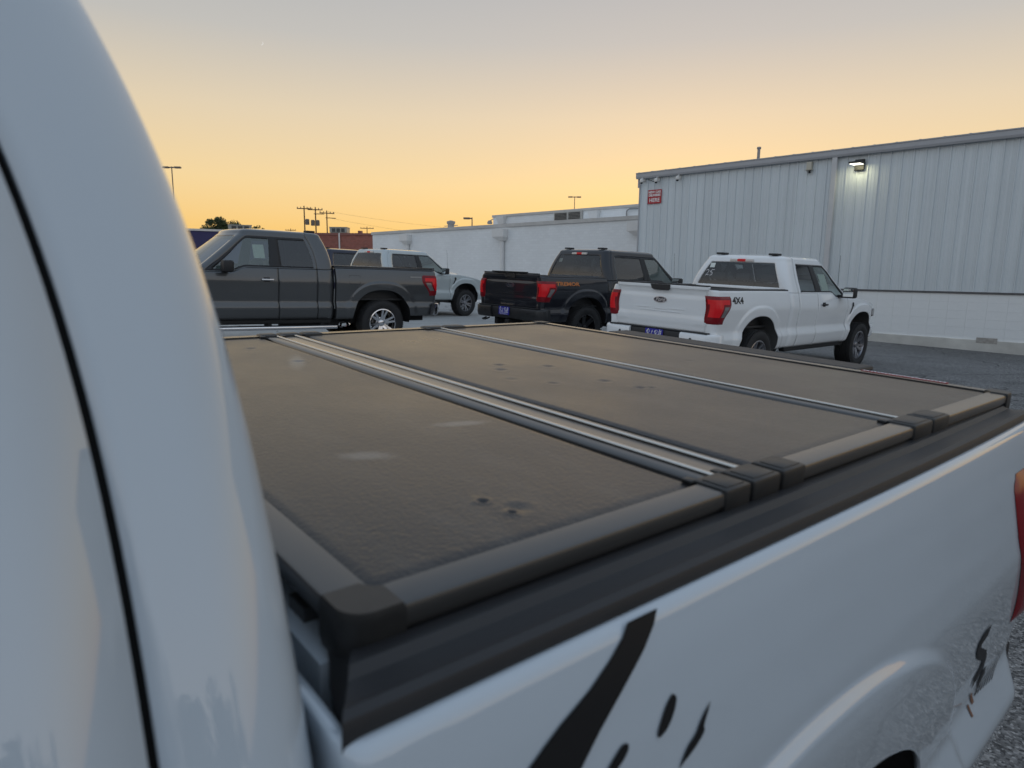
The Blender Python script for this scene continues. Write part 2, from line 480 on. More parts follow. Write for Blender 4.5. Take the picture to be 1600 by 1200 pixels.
def build_metal_building():
    root = thing('metal_building', 'pale grey ribbed metal building on a white painted block base', 'building', AX, WR)
    sm = mat('steel_siding', (0.66, 0.715, 0.74), 0.42, var=0.05, vscale=0.8, rvar=0.08)
    nt = sm.node_tree; pb = nt.nodes['Principled BSDF']
    oi = nt.nodes.new('ShaderNodeObjectInfo'); mrr = nt.nodes.new('ShaderNodeMapRange')
    mrr.inputs['To Min'].default_value = 0.95; mrr.inputs['To Max'].default_value = 1.03
    nt.links.new(oi.outputs['Random'], mrr.inputs['Value'])
    mm = nt.nodes.new('ShaderNodeMix'); mm.data_type = 'RGBA'; mm.blend_type = 'MULTIPLY'; mm.inputs['Factor'].default_value = 1
    nt.links.new(pb.inputs['Base Color'].links[0].from_socket, mm.inputs[6]); nt.links.new(mrr.outputs[0], mm.inputs[7])
    # faint run-off streaks down the sheets
    tcs = nt.nodes.new('ShaderNodeTexCoord'); mps = nt.nodes.new('ShaderNodeMapping'); mps.inputs['Scale'].default_value = (14, 1, 0.25)
    nt.links.new(tcs.outputs['Generated'], mps.inputs[0])
    ns = nt.nodes.new('ShaderNodeTexNoise'); ns.inputs['Scale'].default_value = 2.0; ns.inputs['Detail'].default_value = 5; ns.noise_dimensions = '4D'
    nt.links.new(mps.outputs[0], ns.inputs['Vector'])
    wv = nt.nodes.new('ShaderNodeMath'); wv.operation = 'MULTIPLY'; wv.inputs[1].default_value = 40.0
    nt.links.new(oi.outputs['Random'], wv.inputs[0]); nt.links.new(wv.outputs[0], ns.inputs['W'])
    m5 = nt.nodes.new('ShaderNodeMapRange'); m5.inputs['From Min'].default_value = 0.3; m5.inputs['From Max'].default_value = 0.6
    m5.inputs['To Min'].default_value = 0.86; m5.inputs['To Max'].default_value = 1.0
    nt.links.new(ns.outputs['Fac'], m5.inputs['Value'])
    m6 = nt.nodes.new('ShaderNodeMix'); m6.data_type = 'RGBA'; m6.blend_type = 'MULTIPLY'; m6.inputs['Factor'].default_value = 1
    nt.links.new(mm.outputs[2], m6.inputs[6]); nt.links.new(m5.outputs[0], m6.inputs[7])
    nt.links.new(m6.outputs[2], pb.inputs['Base Color'])
    tm = mat('trim_steel', (0.40, 0.41, 0.43), 0.45, var=0.06, vscale=2)
    core = mat('wall_core', (0.30, 0.30, 0.30), 0.8)
    S0, S1 = -7.92, 10.95
    P = 0.2645
    n = int(round((S1 - S0) / P))
    # solid body behind the sheets
    MB().add([(S0, -0.02, 1.30), (S1, -0.02, 1.30), (S1, -0.02, 5.0), (S0, -0.02, 5.0),
              (S0, -14, 1.30), (S1, -14, 1.30), (S1, -14, 5.0), (S0, -14, 5.0), (S0, -7, 5.52), (S1, -7, 5.52)],
             [(0, 1, 2, 3), (5, 4, 7, 6), (1, 5, 6, 9, 2), (4, 0, 3, 8, 7), (2, 9, 8, 3), (9, 6, 7, 8), (0, 4, 5, 1)]).build('wall_core', core, root)
    # ribbed wall sheets
    prof = [(0.0, 0.0), (0.007, 0.03), (0.030, 0.03), (0.040, 0.002), (0.10, 0.001), (0.106, 0.006), (0.118, 0.006), (0.124, 0.001),
            (0.18, 0.001), (0.186, 0.006), (0.198, 0.006), (0.204, 0.001), (P - 0.001, 0.0)]
    v = []; f = []
    for z in (1.405, 4.90):
        v += [(-x, y, z) for x, y in prof]
    k = len(prof)
    f = [(i, i + 1, k + i + 1, k + i) for i in range(k - 1)]
    me = mesh('wall_panel', v, f, sm)
    bmx = bmesh.new(); bmx.from_mesh(me); bmesh.ops.recalc_face_normals(bmx, faces=bmx.faces)
    for fc in bmx.faces:
        if fc.normal.y < -0.5:
            fc.normal_flip()
    bmx.to_mesh(me); bmx.free()
    for i in range(n):
        o = new_obj('wall_panel', me, root)
        o.location = (S1 - i * P, 0.0, 0)
    # corner trim and base flashing
    MB().box((S1 - 0.004, -0.2, 1.39), (S1 + 0.04, 0.05, 4.90)).build('corner_trim', tm, root)
    MB().box((S0, -0.01, 1.362), (S1, 0.028, 1.403)).build('base_flashing', mat('flashing_dark', (0.10, 0.10, 0.105), 0.5), root)
    # gutter
    gp = [(-0.02, 4.90), (0.06, 4.875), (0.13, 4.875), (0.15, 4.93), (0.15, 5.03), (0.165, 5.045), (0.165, 5.07), (0.14, 5.07), (0.13, 4.99), (-0.02, 4.99)]
    MB().extrude(gp, (S0, 0, 0), (S1 + 0.12, 0, 0), (0, 1, 0)).build('gutter', tm, root)
    # roof sheets, a raised rib at each seam shows above the gutter
    Q = 0.524
    m = int((S1 - S0) / Q)
    rp = [(0.0, 0.0), (0.03, 0.055), (0.075, 0.055), (0.105, 0.0), (Q - 0.001, 0.0)]
    v = []
    for (y, z) in ((0.10, 5.035), (-7.0, 5.035 + 7.1 / 12)):
        v += [(-x, y, z + h) for x, h in rp]
    k = len(rp)
    f = [(i, k + i, k + i + 1, i + 1) for i in range(k - 1)] + [(0, 1, 2, 3)]
    mr = mesh('roof_sheet', v, f, tm)
    for i in range(m):
        o = new_obj('roof_sheet', mr, root)
        o.location = (S1 + 0.10 - i * Q, 0, 0)
    MB().box((S1 + 0.02, -7, 4.6), (S1 + 0.10, 0.05, 4.9)).build('rake_trim', tm, root)
    # downspout
    MB().bbox((4.545, 0.032, 0.25), (4.675, 0.125, 4.88), 0.012).build('downspout', mat('downspout_steel', (0.55, 0.56, 0.57), 0.4, var=0.05), root)
    # block base : each painted block its own piece
    bm_ = mat('painted_block', (0.80, 0.82, 0.82), 0.75, var=0.05, vscale=1.7, bump=0.35, bscale=60, bdist=0.004)
    MB().box((S0, -0.3, -0.8), (S1, -0.012, 1.355)).build('mortar_core', mat('painted_mortar', (0.79, 0.81, 0.81), 0.85, var=0.05), root)
    bl, bh = 0.405, 0.203
    mb = MB(); mb.bbox((0.0008, -0.05, 0.0008), (bl - 0.0008, 0.0, bh - 0.0008), 0.0018)
    blk = mesh('block', mb.v, mb.f, bm_)
    for c in range(8):
        z = 1.358 - (c + 1) * bh
        off = (c % 2) * bl / 2
        for i in range(int((S1 - (-3.6)) / bl)):
            o = new_obj('block', blk, root)
            o.location = (S1 - (i + 1) * bl - off + bl / 2 * (1 if c % 2 else 0), -0.002 + random.uniform(-0.0012, 0.0012), z)
    MB().bbox((-7.9, -0.06, -0.8), (S1, 0.045, 0.27), 0.012).build('plinth', mat('plinth_paint', (0.56, 0.55, 0.51), 0.85, var=0.25, vscale=1.2, bump=0.5, bscale=25, bdist=0.006), root)
    MB().bbox((-0.02 + 0.55, 0.046, 0.20), (0.95, 0.050, 0.33), 0.001).build('worn_patch', mat('bare_block', (0.36, 0.34, 0.31), 0.9, var=0.35, vscale=14), root)
    # sign
    sg = thing('wall_sign', 'small red delivery sign at the far left end of the ribbed wall', 'sign', AX + WR @ Vector((10.36, 0.034, 4.265)), WR)
    MB().bbox((-0.265, 0, -0.225), (0.265, 0.012, 0.225), 0.004).build('sign_board', mat('sign_red', (0.42, 0.018, 0.03), 0.45), sg)
    wm = mat('sign_white', (0.85, 0.83, 0.82), 0.5)
    for txt, z, s, sp in (('NEW CAR', 0.145, 0.105, 1.0), ('DELIVERIES', 0.045, 0.10, 0.95), ('HERE', -0.115, 0.17, 1.05)):
        tv, tf = text_2d(txt, s, 0, sp, 0.004)
        me = mesh('lettering', [(-x, 0.0155, y + z) for x, y in tv], [q[::-1] for q in tf], wm)
        new_obj('lettering', me, sg)
    # wall lamp, lit
    lt = thing('wall_lamp', 'lit black wall lamp high on the ribbed wall right of the downspout', 'lamp', AX + WR @ Vector((3.98, 0.03, 4.62)), WR)
    bk = mat('lamp_black', (0.015, 0.015, 0.016), 0.5)
    MB().bbox((-0.12, 0.0, -0.14), (0.12, 0.07, 0.14), 0.012).build('wall_box', bk, lt)
    MB().bbox((-0.15, 0.06, 0.0), (0.15, 0.42, 0.055), 0.012).build('lamp_head', bk, lt)
    em = mat('lamp_lens', (0.9, 0.9, 0.8), 0.4, emit=(1.0, 0.97, 0.82), estr=2.2)
    MB().bbox((-0.13, 0.12, -0.008), (0.13, 0.40, 0.004), 0.003).build('lens', em, lt)
    ld = bpy.data.lights.new('lamp_light', 'AREA'); ld.shape = 'RECTANGLE'; ld.size = 0.24; ld.size_y = 0.26
    ld.energy = 2.2; ld.color = (1.0, 0.93, 0.55)
    lo = bpy.data.objects.new('lamp_light', ld); COL.objects.link(lo); lo.parent = lt
    lo.location = (0, 0.25, -0.03); lo.rotation_euler = (math.radians(-12), 0, 0)
    # sensor box and cameras
    sb = thing('sensor_box', 'small beige sensor box under the gutter left of the downspout', 'sensor', AX + WR @ Vector((5.29, 0.03, 4.68)), WR)
    bg_ = mat('sensor_beige', (0.50, 0.48, 0.40), 0.5)
    MB().bbox((-0.07, 0, -0.05), (0.07, 0.09, 0.15), 0.012).build('housing', bg_, sb)
    MB().box((-0.10, 0, -0.066), (0.10, 0.10, -0.051)).build('shelf', bg_, sb)
    MB().lathe([(0, 0), (0.03, 0), (0.034, -0.06), (0.02, -0.09), (0, -0.095)], 12, 'z', (-0.02, 0.06, -0.066)).build('eye', mat('dome_black', (0.01, 0.01, 0.012), 0.08), sb, smooth=True)
    cam_unit('security_camera', 'white security camera at the very corner of the ribbed wall', 10.80, 4.83, False)
    cam_unit('security_camera', 'white security camera with a drooping cable above the red sign', 10.23, 4.80, True)
    cam_unit('security_camera', 'white security camera right of the red sign under the gutter', 9.42, 4.80, False)
    # vent pipe on the roof
    vp = thing('vent_pipe', 'thin capped vent pipe standing on the ribbed metal roof', 'vent pipe', AX + WR @ Vector((7.45, -1.2, 5.12)), WR)
    gm = mat('galvanised', (0.30, 0.29, 0.29), 0.5, metal=0.4)
    MB().tube([(0, 0, -0.1), (0, 0, 0.48)], 0.045, 12).build('pipe', gm, vp, smooth=True)
    MB().lathe([(0.0, 0.06), (0.06, 0.05), (0.065, 0.0), (0.045, -0.02)], 12, 'z', (0, 0, 0.48)).build('cap', gm, vp, smooth=True)
build_metal_building()

def brick_mat(name, col, mortar, scale, bumpd=0.004, var=0.15):
    m, nt, b = nodes_of(name)
    N = nt.nodes.new; L = nt.links.new
    tc = N('ShaderNodeTexCoord'); mp = N('ShaderNodeMapping')
    mp.inputs['Rotation'].default_value = (math.radians(90), 0, 0)
    L(tc.outputs['Object'], mp.inputs[0])
    br = N('ShaderNodeTexBrick'); br.inputs['Scale'].default_value = scale
    br.inputs['Color1'].default_value = (*[c * (1 - var) for c in col], 1); br.inputs['Color2'].default_value = (*[min(1, c * (1 + var)) for c in col], 1)
    br.inputs['Mortar'].default_value = (*mortar, 1); br.inputs['Mortar Size'].default_value = 0.012
    L(mp.outputs[0], br.inputs['Vector'])
    nz = N('ShaderNodeTexNoise'); nz.inputs['Scale'].default_value = 0.7; nz.inputs['Detail'].default_value = 6
    L(tc.outputs['Object'], nz.inputs['Vector'])
    mr = N('ShaderNodeMapRange'); mr.inputs['From Min'].default_value = 0.3; mr.inputs['From Max'].default_value = 0.7
    mr.inputs['To Min'].default_value = 0.96; mr.inputs['To Max'].default_value = 1.03
    L(nz.outputs['Fac'], mr.inputs['Value'])
    mx = N('ShaderNodeMix'); mx.data_type = 'RGBA'; mx.blend_type = 'MULTIPLY'; mx.inputs['Factor'].default_value = 1
    L(br.outputs['Color'], mx.inputs[6]); L(mr.outputs[0], mx.inputs[7]); L(mx.outputs[2], b.inputs['Base Color'])
    b.inputs['Roughness'].default_value = 0.8
    bp = N('ShaderNodeBump'); bp.inputs['Strength'].default_value = 0.5; bp.inputs['Distance'].default_value = bumpd
    L(br.outputs['Fac'], bp.inputs['Height']); bp.invert = True
    L(bp.outputs[0], b.inputs['Normal'])
    return m

def build_white_building():
    root = thing('brick_building', 'long low white painted brick building left of the ribbed metal one', 'building', AX + WR @ Vector((0, -1.0, 0)), WR)
    wm = brick_mat('white_brick', (0.77, 0.795, 0.805), (0.72, 0.74, 0.75), 2.4, var=0.03)
    cp = mat('coping_stone', (0.52, 0.51, 0.49), 0.7, var=0.12, vscale=3)
    pw = mat('painted_white', (0.70, 0.70, 0.69), 0.55, var=0.06)
    MB().box((11.0, -9, -0.8), (29.35, 0, 3.66)).build('wall', wm, root)
    MB().box((10.98, -0.25, 3.662), (29.40, 0.06, 3.80)).build('coping', cp, root)
    MB().box((29.10, -9, 3.662), (29.40, -0.255, 3.80)).build('coping', cp, root)
    # upper storey set back
    MB().box((6.0, -12, 3.3), (23.95, -4.0, 4.56)).build('upper_wall', wm, root)
    MB().box((6.0, -4.2, 4.562), (24.0, -3.95, 4.68)).build('upper_coping', cp, root)
    # downspouts with conductor heads
    for s in (18.9, 26.03, 11.65):
        w = 0.36
        d = MB().tube([(s - 0.10, 0.10, 3.15), (s - 0.10, 0.10, -0.3)], 0.09, 12).build('downspout', pw, root, smooth=True)
        h = MB()
        h.add([(s - w, 0.002, 3.56), (s + w, 0.002, 3.56), (s + w, 0.30, 3.56), (s - w, 0.30, 3.56),
               (s - w, 0.002, 3.25), (s + w, 0.002, 3.25), (s + w, 0.30, 3.25), (s - w, 0.30, 3.25),
               (s - 0.24, 0.002, 3.08), (s + 0.04, 0.002, 3.08), (s + 0.04, 0.2, 3.08), (s - 0.24, 0.2, 3.08)],
              [(0, 1, 2, 3), (3, 2, 6, 7), (2, 1, 5, 6), (0, 3, 7, 4), (7, 6, 10, 11), (6, 5, 9, 10), (4, 7, 11, 8), (8, 11, 10, 9), (1, 0, 4, 8, 9, 5)])
        h.build('conductor_head', pw, d)
    for s, z in ((23.2, 4.40), (17.0, 4.34)):
        MB().add([(s - 0.3, -3.998, z + 0.18), (s + 0.3, -3.998, z + 0.18), (s + 0.3, -3.75, z + 0.18), (s - 0.3, -3.75, z + 0.18),
                  (s - 0.2, -3.998, z - 0.22), (s + 0.2, -3.998, z - 0.22), (s + 0.2, -3.85, z - 0.22), (s - 0.2, -3.85, z - 0.22)],
                 [(0, 1, 2, 3), (3, 2, 6, 7), (2, 1, 5, 6), (0, 3, 7, 4), (4, 7, 6, 5), (1, 0, 4, 5)]).build('scupper_head', pw, root)
    # louvred vent
    lv = MB().bbox((17.75, -3.998, 3.95), (19.5, -3.90, 4.60), 0.02).build('vent_frame', mat('vent_beige', (0.42, 0.41, 0.38), 0.6), root)
    dk = mat('vent_dark', (0.06, 0.06, 0.06), 0.7)
    for (a, b) in ((17.85, 18.55), (18.68, 19.42)):
        for i in range(7):
            z = 4.10 + i * 0.065
            MB().box((a, -3.899, z), (b, -3.865, z + 0.035)).build('louvre', dk, lv)
    MB().tube([(14.4, -3.9, 4.48), (15.05, -3.9, 4.5), (15.2, -3.9, 4.42), (15.2, -3.9, 3.7)], 0.03, 8).build('conduit', mat('conduit_grey', (0.25, 0.25, 0.25), 0.5), root, smooth=True)
    # things standing on its roof
    base = AX + WR @ Vector((0, -1.0, 0))
    vs = thing('roof_vent', 'stubby pale roof vent with crossbars on the low white roof', 'roof vent', base + WR @ Vector((25.0, -2.0, 3.66)), WR)
    gv = mat('vent_grey', (0.34, 0.32, 0.30), 0.6)
    MB().tube([(0, 0, -0.1), (0, 0, 0.55)], 0.17, 14).build('stack', gv, vs, smooth=True)
    MB().lathe([(0.19, 0.0), (0.22, 0.05), (0.22, 0.14), (0.0, 0.2)], 14, 'z', (0, 0, 0.5)).build('cap', gv, vs, smooth=True)
    MB().tube([(-0.55, 0, 0.42), (0.55, 0, 0.42)], 0.02, 6).build('crossbar', gv, vs)
    for s, w in ((22.6, 0.9), (20.2, 1.1)):
        hb = thing('roof_hatch', 'low dark roof hatch on the white roof, %s one' % ('left' if s > 21 else 'right'), 'roof hatch', base + WR @ Vector((s, -3.2, 3.66)), WR, 'hatches on the white roof')
        MB().bbox((-w, -0.6, 0), (w, 0.6, 0.26), 0.03).build('curb', gv, hb)
        MB().bbox((-w - 0.04, -0.64, 0.261), (w + 0.04, 0.64, 0.32), 0.02).build('lid', gv, hb)
    fl = thing('flood_light', 'round flood light on an arm at the set back white wall', 'lamp', base + WR @ Vector((24.0, -4.3, 4.3)), WR)
    MB().tube([(0, 0, 0), (0.25, 0.05, 0.22), (0.45, 0.05, 0.15)], 0.03, 8).build('arm', gv, fl, smooth=True)
    MB().lathe([(0.0, 0.12), (0.09, 0.1), (0.14, 0.0), (0.13, -0.08), (0.0, -0.08)], 14, 'z', (0.5, 0.05, 0.05)).build('lamp_head', gv, fl, smooth=True)
build_white_building()

# ------------------------------------------------------------------ far things
def far_building(name, label, a, b, depth, h, wallm, capm, cap=0.18):
    a = Vector((a[0], a[1], 0)); b = Vector((b[0], b[1], 0))
    x = (b - a).normalized(); y = Vector((x.y, -x.x, 0))
    if y.dot(-a) < 0:
        y = -y
    R = Matrix(((x.x, y.x, 0), (x.y, y.y, 0), (0, 0, 1)))
    r = thing(name, label, 'building', a, R)
    L = (b - a).length
    MB().box((0, -depth, -1.5), (L, 0, h - cap)).build('wall', wallm, r)
    MB().box((-0.05, -depth - 0.05, h - cap + 0.002), (L + 0.05, 0.08, h)).build('coping', capm, r)
    return r
pale = mat('pale_coping', (0.62, 0.60, 0.57), 0.6, var=0.1, vscale=2)
rb = far_building('red_brick_building', 'low red brick building between the grey pickup and white wall', (-24.0, 62.0), (-8.0, 60.5), 10, 5.02,
             brick_mat('red_brick', (0.30, 0.10, 0.075), (0.28, 0.20, 0.17), 2.2), mat('red_coping', (0.26, 0.11, 0.09), 0.7))
MB().tube([(8.4, 0.1, 5.0), (8.4, 0.1, -1)], 0.07, 8).build('downspout', mat('painted_white', (0.7, 0.7, 0.69), 0.55), rb)
for x0, x1, hh in ((11.6, 12.5, 0.16), (9.6, 9.9, 0.3)):
    MB().box((x0, -2, 5.02), (x1, -1.5, 5.02 + hh)).build('roof_curb', mat('red_coping', (0.26, 0.11, 0.09), 0.7), rb)
bb = far_building('blue_building', 'dark blue low building with a pale coping behind the grey pickup', (-40.0, 46.0), (-19.6, 56.4), 12, 4.82,
             mat('blue_fascia', (0.028, 0.026, 0.10), 0.6, var=0.1), pale, 0.16)

def roof_unit(loc, w, d, h, label, rz=0.0):
    r = thing('air_conditioner', label, 'air conditioner', loc, Matrix.Rotation(rz, 3, 'Z'), 'rooftop air conditioners')
    gm = mat('unit_grey', (0.33, 0.33, 0.30), 0.6, var=0.1, vscale=3)
    dk = mat('vent_dark', (0.06, 0.06, 0.06), 0.7)
    MB().bbox((-w / 2, -d / 2, 0.06), (w / 2, d / 2, h), 0.03).build('cabinet', gm, r)
    MB().box((-w / 2 - 0.03, -d / 2 - 0.03, h + 0.001), (w / 2 + 0.03, d / 2 + 0.03, h + 0.05)).build('lid', gm, r)
    for i in range(3):
        x = -w / 2 + w * (0.14 + 0.27 * i)
        MB().box((x, -d / 2 - 0.02, 0.15 * h + 0.05), (x + w * 0.2, -d / 2 - 0.002, 0.85 * h)).build('grille', dk, r)
    return r
roof_unit((-15.75, 61.8, 4.98), 1.55, 1.2, 0.52, 'boxy grey air conditioner on the red brick roof')
roof_unit((-22.3, 55.6, 4.80), 1.75, 1.3, 0.40, 'boxy grey air conditioner on the dark blue building in front of the tree', 0.4)

wood = mat('pole_wood', (0.15, 0.09, 0.055), 0.85, var=0.25, vscale=4)
dark = mat('pole_metal', (0.16, 0.13, 0.11), 0.5)
def utility_pole(x, y, h, label, arm, drum, arm2=None, rz=0.15):
    r = thing('utility_pole', label, 'utility pole', (x, y, G(x, y) - 0.3), Matrix.Rotation(rz, 3, 'Z'), 'wooden utility poles')
    H_ = h - G(x, y) + 0.3
    MB().tube([(0, 0, 0), (0, 0, H_)], [0.12, 0.08], 8).build('pole', wood, r, smooth=True)
    a = MB().box((-arm, -0.16, H_ - 0.45), (arm, -0.06, H_ - 0.32)).build('crossarm', wood, r)
    for q in (-0.92, -0.45, 0.45, 0.92):
        MB().lathe([(0.03, 0), (0.07, 0.04), (0.05, 0.10), (0.07, 0.14), (0.0, 0.2)], 8, 'z', (q * arm, -0.11, H_ - 0.32)).build('insulator', dark, a, smooth=True)
    if arm2:
        MB().box((-arm * 0.2, -0.16, H_ - arm2 - 0.1), (arm * 1.2, -0.06, H_ - arm2)).build('crossarm', wood, r)
    if drum:
        for q in drum:
            MB().lathe([(0.0, 0.0), (0.26, 0.02), (0.28, 0.1), (0.28, 0.72), (0.2, 0.8), (0.0, 0.82)], 12, 'z', (q, -0.3, H_ - 2.6)).build('transformer', dark, r, smooth=True)
    return r
utility_pole(-29.25, 95.6, 10.5, 'leftmost wooden utility pole, one transformer drum on its right', 0.95, (0.42,))
utility_pole(-27.8, 96.0, 10.4, 'middle wooden utility pole with a drum on each side', 1.0, (-0.35, 0.3), 0.9)
utility_pole(-27.4, 100.3, 10.3, 'rightmost wooden utility pole without a transformer drum', 1.1, None, 1.0, 0.6)
utility_pole(-31.5, 146.6, 11.0, 'tiny far utility pole rising over the red brick roof edge', 1.4, None)
utility_pole(-49.0, 150.0, 10.6, 'tiny far utility pole just left of the red brick roof unit', 1.1, None)

def catenary(name, label, a, b, sag, r):
    a = Vector(a); b = Vector(b)
    pts = []
    for i in range(17):
        t = i / 16
        p = a.lerp(b, t); p.z -= sag * 4 * t * (1 - t); pts.append(p)
    MB().tube(pts, r, 5).build(name, mat('cable_black', (0.02, 0.02, 0.02), 0.6), label=label, cat='power line', group='power lines between poles')
catenary('power_line', 'upper thin power line running right from the utility poles', (-27.4, 100.2, 10.2), (18, 120, 8.6), 1.2, 0.010)
catenary('power_line', 'lower thin power line running right from the utility poles', (-27.4, 100.2, 9.3), (18, 120, 7.4), 1.5, 0.010)
catenary('power_line', 'thin power line between the two transformer poles', (-29.25, 95.5, 10.1), (-27.8, 95.9, 10.0), 0.05, 0.012)

def lamp_post(x, y, h, arm, label, heads=2, rz=0.0):
    r = thing('street_lamp', label, 'street lamp', (x, y, G(x, y) - 0.2), Matrix.Rotation(rz, 3, 'Z'), 'distant lamp posts')
    H_ = h - G(x, y) + 0.2
    MB().tube([(0, 0, 0), (0, 0, H_)], [0.055, 0.035], 8).build('pole', dark, r, smooth=True)
    MB().box((-arm if heads == 2 else 0, -0.04, H_ - 0.10), (arm, 0.04, H_ - 0.02)).build('arm', dark, r)
    for s in ((-1, 1) if heads == 2 else (1,)):
        MB().bbox((s * arm - 0.22, -0.12, H_ - 0.12), (s * arm + 0.22, 0.12, H_), 0.03).build('lamp_head', dark, r)
lamp_post(-23.95, 48.4, 8.74, 0.42, 'double headed lamp post rising beside the near white cab edge')
lamp_post(6.3, 71.7, 9.58, 0.45, 'double headed lamp post above the set back white wall')
lamp_post(-2.75, 45.0, 5.25, 0.35, 'short single headed lamp behind the low white roof', 1, math.pi)

# trees ------------------------------------------------------------
def leaf_mat(name, col):
    return mat(name, col, 0.7, var=0.45, vscale=0.9)
def crown_mesh(name, clumps, n, size, m, seed):
    rnd = random.Random(seed)
    v = []; f = []
    for _ in range(n):
        c, rad = clumps[rnd.randrange(len(clumps))]
        d = Vector((rnd.gauss(0, 1), rnd.gauss(0, 1), rnd.gauss(0, 1))).normalized() * (rnd.random() ** 0.45)
        p = Vector(c) + Vector((d.x * rad[0], d.y * rad[1], d.z * rad[2]))
        a = Vector((rnd.gauss(0, 1), rnd.gauss(0, 1), rnd.gauss(0, 1))).normalized()
        b = a.orthogonal().normalized()
        s = size * rnd.uniform(0.5, 1.3)
        k = len(v)
        v += [p + a * s, p + b * s * 0.5, p - a * s, p - b * s * 0.5]
        f.append((k, k + 1, k + 2, k + 3))
    return mesh(name, v, f, m, fix=False)
def tree(x, y, h, w, label, seed, leaves=7000, size=0.13, flat=0.32):
    rnd = random.Random(seed)
    r = thing('tree', label, 'tree', (x, y, G(x, y) - 0.2), None, 'trees on the skyline')
    t = MB().tube([(0, 0, 0), (0.1, 0, h * 0.35), (0.0, 0.1, h * 0.62)], [0.30, 0.22, 0.14], 8)
    for i in range(6):
        a = rnd.uniform(0, 6.28); q = w * rnd.uniform(0.2, 0.38)
        t.tube([(0.05, 0, h * 0.45), (q * 0.5 * math.cos(a), q * 0.5 * math.sin(a), h * 0.66), (q * math.cos(a), q * math.sin(a), h * rnd.uniform(0.78, 0.92))], [0.12, 0.08, 0.03], 6)
    t.build('trunk', mat('bark', (0.05, 0.04, 0.03), 0.9, var=0.3), r)
    cl = []
    for i in range(26):
        a = rnd.uniform(0, 6.28); q = w * 0.5 * math.sqrt(rnd.random()) * 0.86
        rr = w * rnd.uniform(0.09, 0.17)
        cl.append(((q * math.cos(a), q * math.sin(a), h - rr * 0.8 - h * 0.16 * (2 * q / w) ** 2 - h * flat * 0.5 * rnd.random()), (rr, rr, rr * 0.75)))
    new_obj('crown', crown_mesh('crown', cl, leaves, size, leaf_mat('leaves', (0.045, 0.065, 0.02)), seed), r)
tree(-37.4, 87.3, 7.75, 5.2, 'round leafy tree showing above the dark blue building', 5)
tree(-42.2, 112.3, 8.3, 2.8, 'small distant tree top just right of the round leafy tree', 9, 900)

# moon
def build_moon():
    a = []
    R = 7.5
    for i in range(13):
        t = -1.45 + 2.9 * i / 12
        a.append((R * math.cos(t), R * math.sin(t)))
    for i in range(12, -1, -1):
        t = -1.45 + 2.9 * i / 12
        a.append((R * (math.cos(t) - 0.16 * math.cos(t * 1.05) ** 0.5 if math.cos(t) > 0 else math.cos(t)) - 0.0, R * math.sin(t) * 0.999))
    c = Vector((-1008.9, 2825.3, 884.7))
    z = (-c).normalized(); x = Vector((0, 0, 1)).cross(z).normalized(); y = z.cross(x)
    ca, sa = math.cos(-0.5), math.sin(-0.5)
    mb = MB()
    mb.prism(a, lambda u, v, w: c + x * (u * ca - v * sa) + y * (u * sa + v * ca) - z * w, 1.0)
    mb.build('moon', mat('moon_glow', (0.6, 0.6, 0.6), 0.9, emit=(0.95, 0.95, 0.93), estr=0.62), label='thin pale crescent moon high in the sky at left', cat='moon')
build_moon()

# the wood beyond the lot behind the viewpoint, seen only mirrored in the paint
def build_wood():
    rnd = random.Random(3)
    cl = []
    for i in range(46):
        x = -75 + 150 * i / 45 + rnd.uniform(-1.5, 1.5); y = -34 - 6 * math.cos(x / 50) + rnd.uniform(-4, 4)
        hh = rnd.uniform(5.5, 12.5)
        for k in range(5):
            rr = rnd.uniform(1.3, 2.4)
            cl.append(((x + rnd.uniform(-2, 2), y + rnd.uniform(-1.5, 1.5), hh * rnd.uniform(0.25, 0.85)), (rr, rr, rr * 1.1)))
    me = crown_mesh('wood', cl, 42000, 0.38, leaf_mat('leaves', (0.045, 0.065, 0.02)), 4)
    new_obj('wood', me, kind='stuff', label='dark wood along the edge of the lot', cat='wood')
build_wood()

# ------------------------------------------------------------------ pickup trucks
# local frame of a truck: x rearward from the front bumper (0..5.9), y to the passenger side, z up
RA = 4.648      # rear axle
FA = 0.955      # front axle
_zt = np.linspace(0.30, 1.50, 601)
_pz = [0.30, 0.48, 0.53, 0.60, 0.70, 0.715, 0.80, 0.815, 0.95, 1.10, 1.135, 1.20, 1.28, 1.34, 1.375, 1.42, 1.50]
_py = [0.84, 0.885, 0.935, 0.955, 0.972, 0.970, 0.938, 0.936, 0.952, 0.966, 0.967, 0.958, 0.940, 0.924, 0.912, 0.895, 0.86]
_yt = np.interp(_zt, _pz, _py)
_k = np.exp(-0.5 * (np.arange(-12, 13) / 4.0) ** 2); _k /= _k.sum()
_yt = np.convolve(np.pad(_yt, 12, mode='edge'), _k, mode='valid')
AW, AHt, AC, AP = 0.575, 0.60, 0.42, 2.35      # wheel arch opening: half width, height, centre height, squareness

